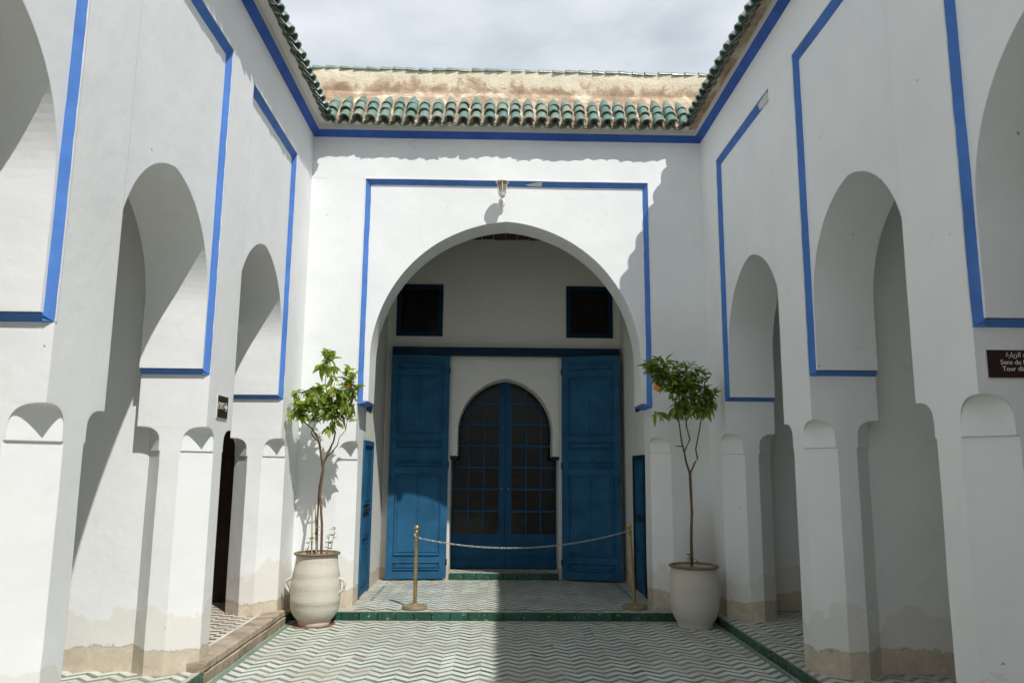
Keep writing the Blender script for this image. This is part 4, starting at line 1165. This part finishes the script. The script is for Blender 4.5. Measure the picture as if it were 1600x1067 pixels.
for k in range(NLK):
    p, q = cpt(k/NLK), cpt((k+1)/NLK); d = (q-p); 
    xax = d.normalized(); up = Vector((0,0,1)); yax = up.cross(xax).normalized(); zax = xax.cross(yax)
    mm = Matrix((xax, yax, zax)).transposed() @ Matrix.Rotation(math.pi/4 + (math.pi/2 if k % 2 else 0) + rnd.uniform(-.3, .3), 3, 'X')
    inst('link', lk_me, ch, (p+q)/2 - Vector((0.17, 10.15, 0.83)), mm.to_euler(), (d.length/0.029*1.02, 1, 1))
mb = MB(); mb.tube([A + Vector((-0.055, 0.0, 0.05)), A + Vector((-0.03, -0.028, 0.01)), A], [0.006, 0.006, 0.006], 6); mb.build('hook', M['steel'], ch)

# ------------------------------------------------------------------ wall lantern over the arch
lx, ly, lz = 0.083, YB-0.175, 5.40
la = thing('wall_lantern', (lx, YB, lz), 'small cream wall lantern above the wide arch', 'lamp')
mb = MB(); mb.lathe([(0.0, 0.265), (0.030, 0.262), (0.060, 0.245), (0.088, 0.222), (0.092, 0.212), (0.084, 0.208), (0.0, 0.208)], 24, (lx, ly, lz)); mb.build('cap', M['lampmetal'], la, smooth=40, weld=1e-5)
mb = MB(); mb.lathe([(0.070, 0.206), (0.048, 0.07), (0.0, 0.07)], 12, (lx, ly, lz)); mb.build('glass', M['lampglass'], la)
mb = MB()
for k in range(6):
    a = 2*math.pi*(k+0.5)/6
    mb.tube([(lx+0.076*math.cos(a), ly+0.076*math.sin(a), lz+0.208), (lx+0.052*math.cos(a), ly+0.052*math.sin(a), lz+0.068)], [0.008, 0.007], 6)
mb.lathe([(0.078, 0.198), (0.082, 0.205), (0.078, 0.212), (0.07, 0.205), (0.078, 0.198)], 24, (lx, ly, lz)); mb.lathe([(0.052, 0.06), (0.056, 0.067), (0.052, 0.074), (0.044, 0.067), (0.052, 0.06)], 24, (lx, ly, lz))
mb.build('cage', M['lampmetal'], la, smooth=50)
mb = MB(); mb.lathe([(0.050, 0.066), (0.046, 0.03), (0.030, 0.005), (0.018, -0.005), (0.014, -0.02), (0.020, -0.032), (0.012, -0.046), (0.0, -0.06)], 20, (lx, ly, lz)); mb.build('bowl', M['lampwhite'], la, smooth=60, weld=1e-5)
mb = MB(); mb.tube([(lx, ly, lz-0.025), (lx, ly+0.05, lz-0.062), (lx, ly+0.12, lz-0.055), (lx, YB-0.012, lz-0.015)], [0.012, 0.012, 0.012, 0.014], 10); mb.build('arm', M['lampwhite'], la, smooth=60)
mb = MB(); mb.lathe([(0.0, 0.0), (0.048, 0.0), (0.050, 0.010), (0.036, 0.024), (0.0, 0.028)], 20)
for i, p in enumerate(mb.v): mb.v[i] = Vector((lx+p.x, YB-p.z+0.003, lz-0.015+p.y*1.3))
mb.build('wall_plate', M['lampwhite'], la, smooth=40, weld=1e-5)

# ------------------------------------------------------------------ signs
def text_mesh(s, size, align='CENTER', extrude=0.0008):
    cu = bpy.data.curves.new('text', 'FONT'); cu.body = s; cu.size = size; cu.align_x = align; cu.align_y = 'CENTER'; cu.extrude = extrude; cu.resolution_u = 3
    ob = bpy.data.objects.new('text', cu); col.objects.link(ob)
    dg = bpy.context.evaluated_depsgraph_get(); me = bpy.data.meshes.new_from_object(ob.evaluated_get(dg))
    bpy.data.objects.remove(ob); bpy.data.curves.remove(cu)
    me.materials.clear(); me.materials.append(M['letter']); return me
# EXIT sign on the sunlit wall (faces +x)
s1 = thing('exit_sign', (XL+0.001, 7.235, 2.36), 'small maroon EXIT sign with a white arrow on the sunlit pier', 'sign')
mb = MB(); mb.box(XL+0.002, XL+0.010, 7.095, 7.375, 2.250, 2.460); mb.build('backing', M['sign_edge'], s1)
mb = MB(); mb.box(XL+0.010, XL+0.013, 7.103, 7.367, 2.257, 2.453); mb.build('board', M['sign'], s1)
pw = parent_world(s1)
me = text_mesh('EXIT', 0.085); o = inst('lettering', me, s1, Vector((XL+0.0142, 7.190, 2.360)) - pw, (math.pi/2, 0, math.pi/2))
mb = MB(); xx = XL+0.0142
ar = [(7.275, 2.372), (7.275, 2.348), (7.312, 2.348), (7.306, 2.318), (7.352, 2.360), (7.306, 2.402), (7.312, 2.372)]
mb.prism([(xx-0.001, a, b) for a, b in ar], [(xx+0.0008, a, b) for a, b in ar]); mb.build('arrow', M['letter'], s1)
# visit direction sign on the shaded pier (faces the viewer)
SX0, SX1, SZ0, SZ1, SY = 2.878, 3.290, 2.352, 2.520, 4.455
s2 = thing('visit_sign', ((SX0+SX1)/2, SY-0.001, SZ0), 'maroon visit direction sign in Arabic, French and English on the shaded pier', 'sign')
mb = MB(); mb.box(SX0, SX1, SY-0.010, SY-0.002, SZ0, SZ1); mb.build('backing', M['sign_edge'], s2)
mb = MB(); mb.box(SX0+0.004, SX1-0.002, SY-0.013, SY-0.010, SZ0+0.004, SZ1-0.002); mb.build('board', M['sign'], s2)
pw = parent_world(s2); cx = (SX0+SX1)/2
ARAB = '\u0627\u062a\u062c\u0627\u0647 \u0627\u0644\u0632\u064a\u0627\u0631\u0629'
ARV = ''.join(reversed('\ufe8d\ufe97\ufea0\ufe8e\ufeeb \ufe8d\ufedf\ufeb0\ufef3\ufe8e\ufead\ufe93'))
for s_, z_, sz in ((ARV, 2.490, 0.040), ('Sens de la visite', 2.446, 0.040), ('Tour direction', 2.408, 0.040)):
    me = text_mesh(s_, sz); inst('lettering', me, s2, Vector((cx, SY-0.0140, z_)) - pw, (math.pi/2, 0, 0))
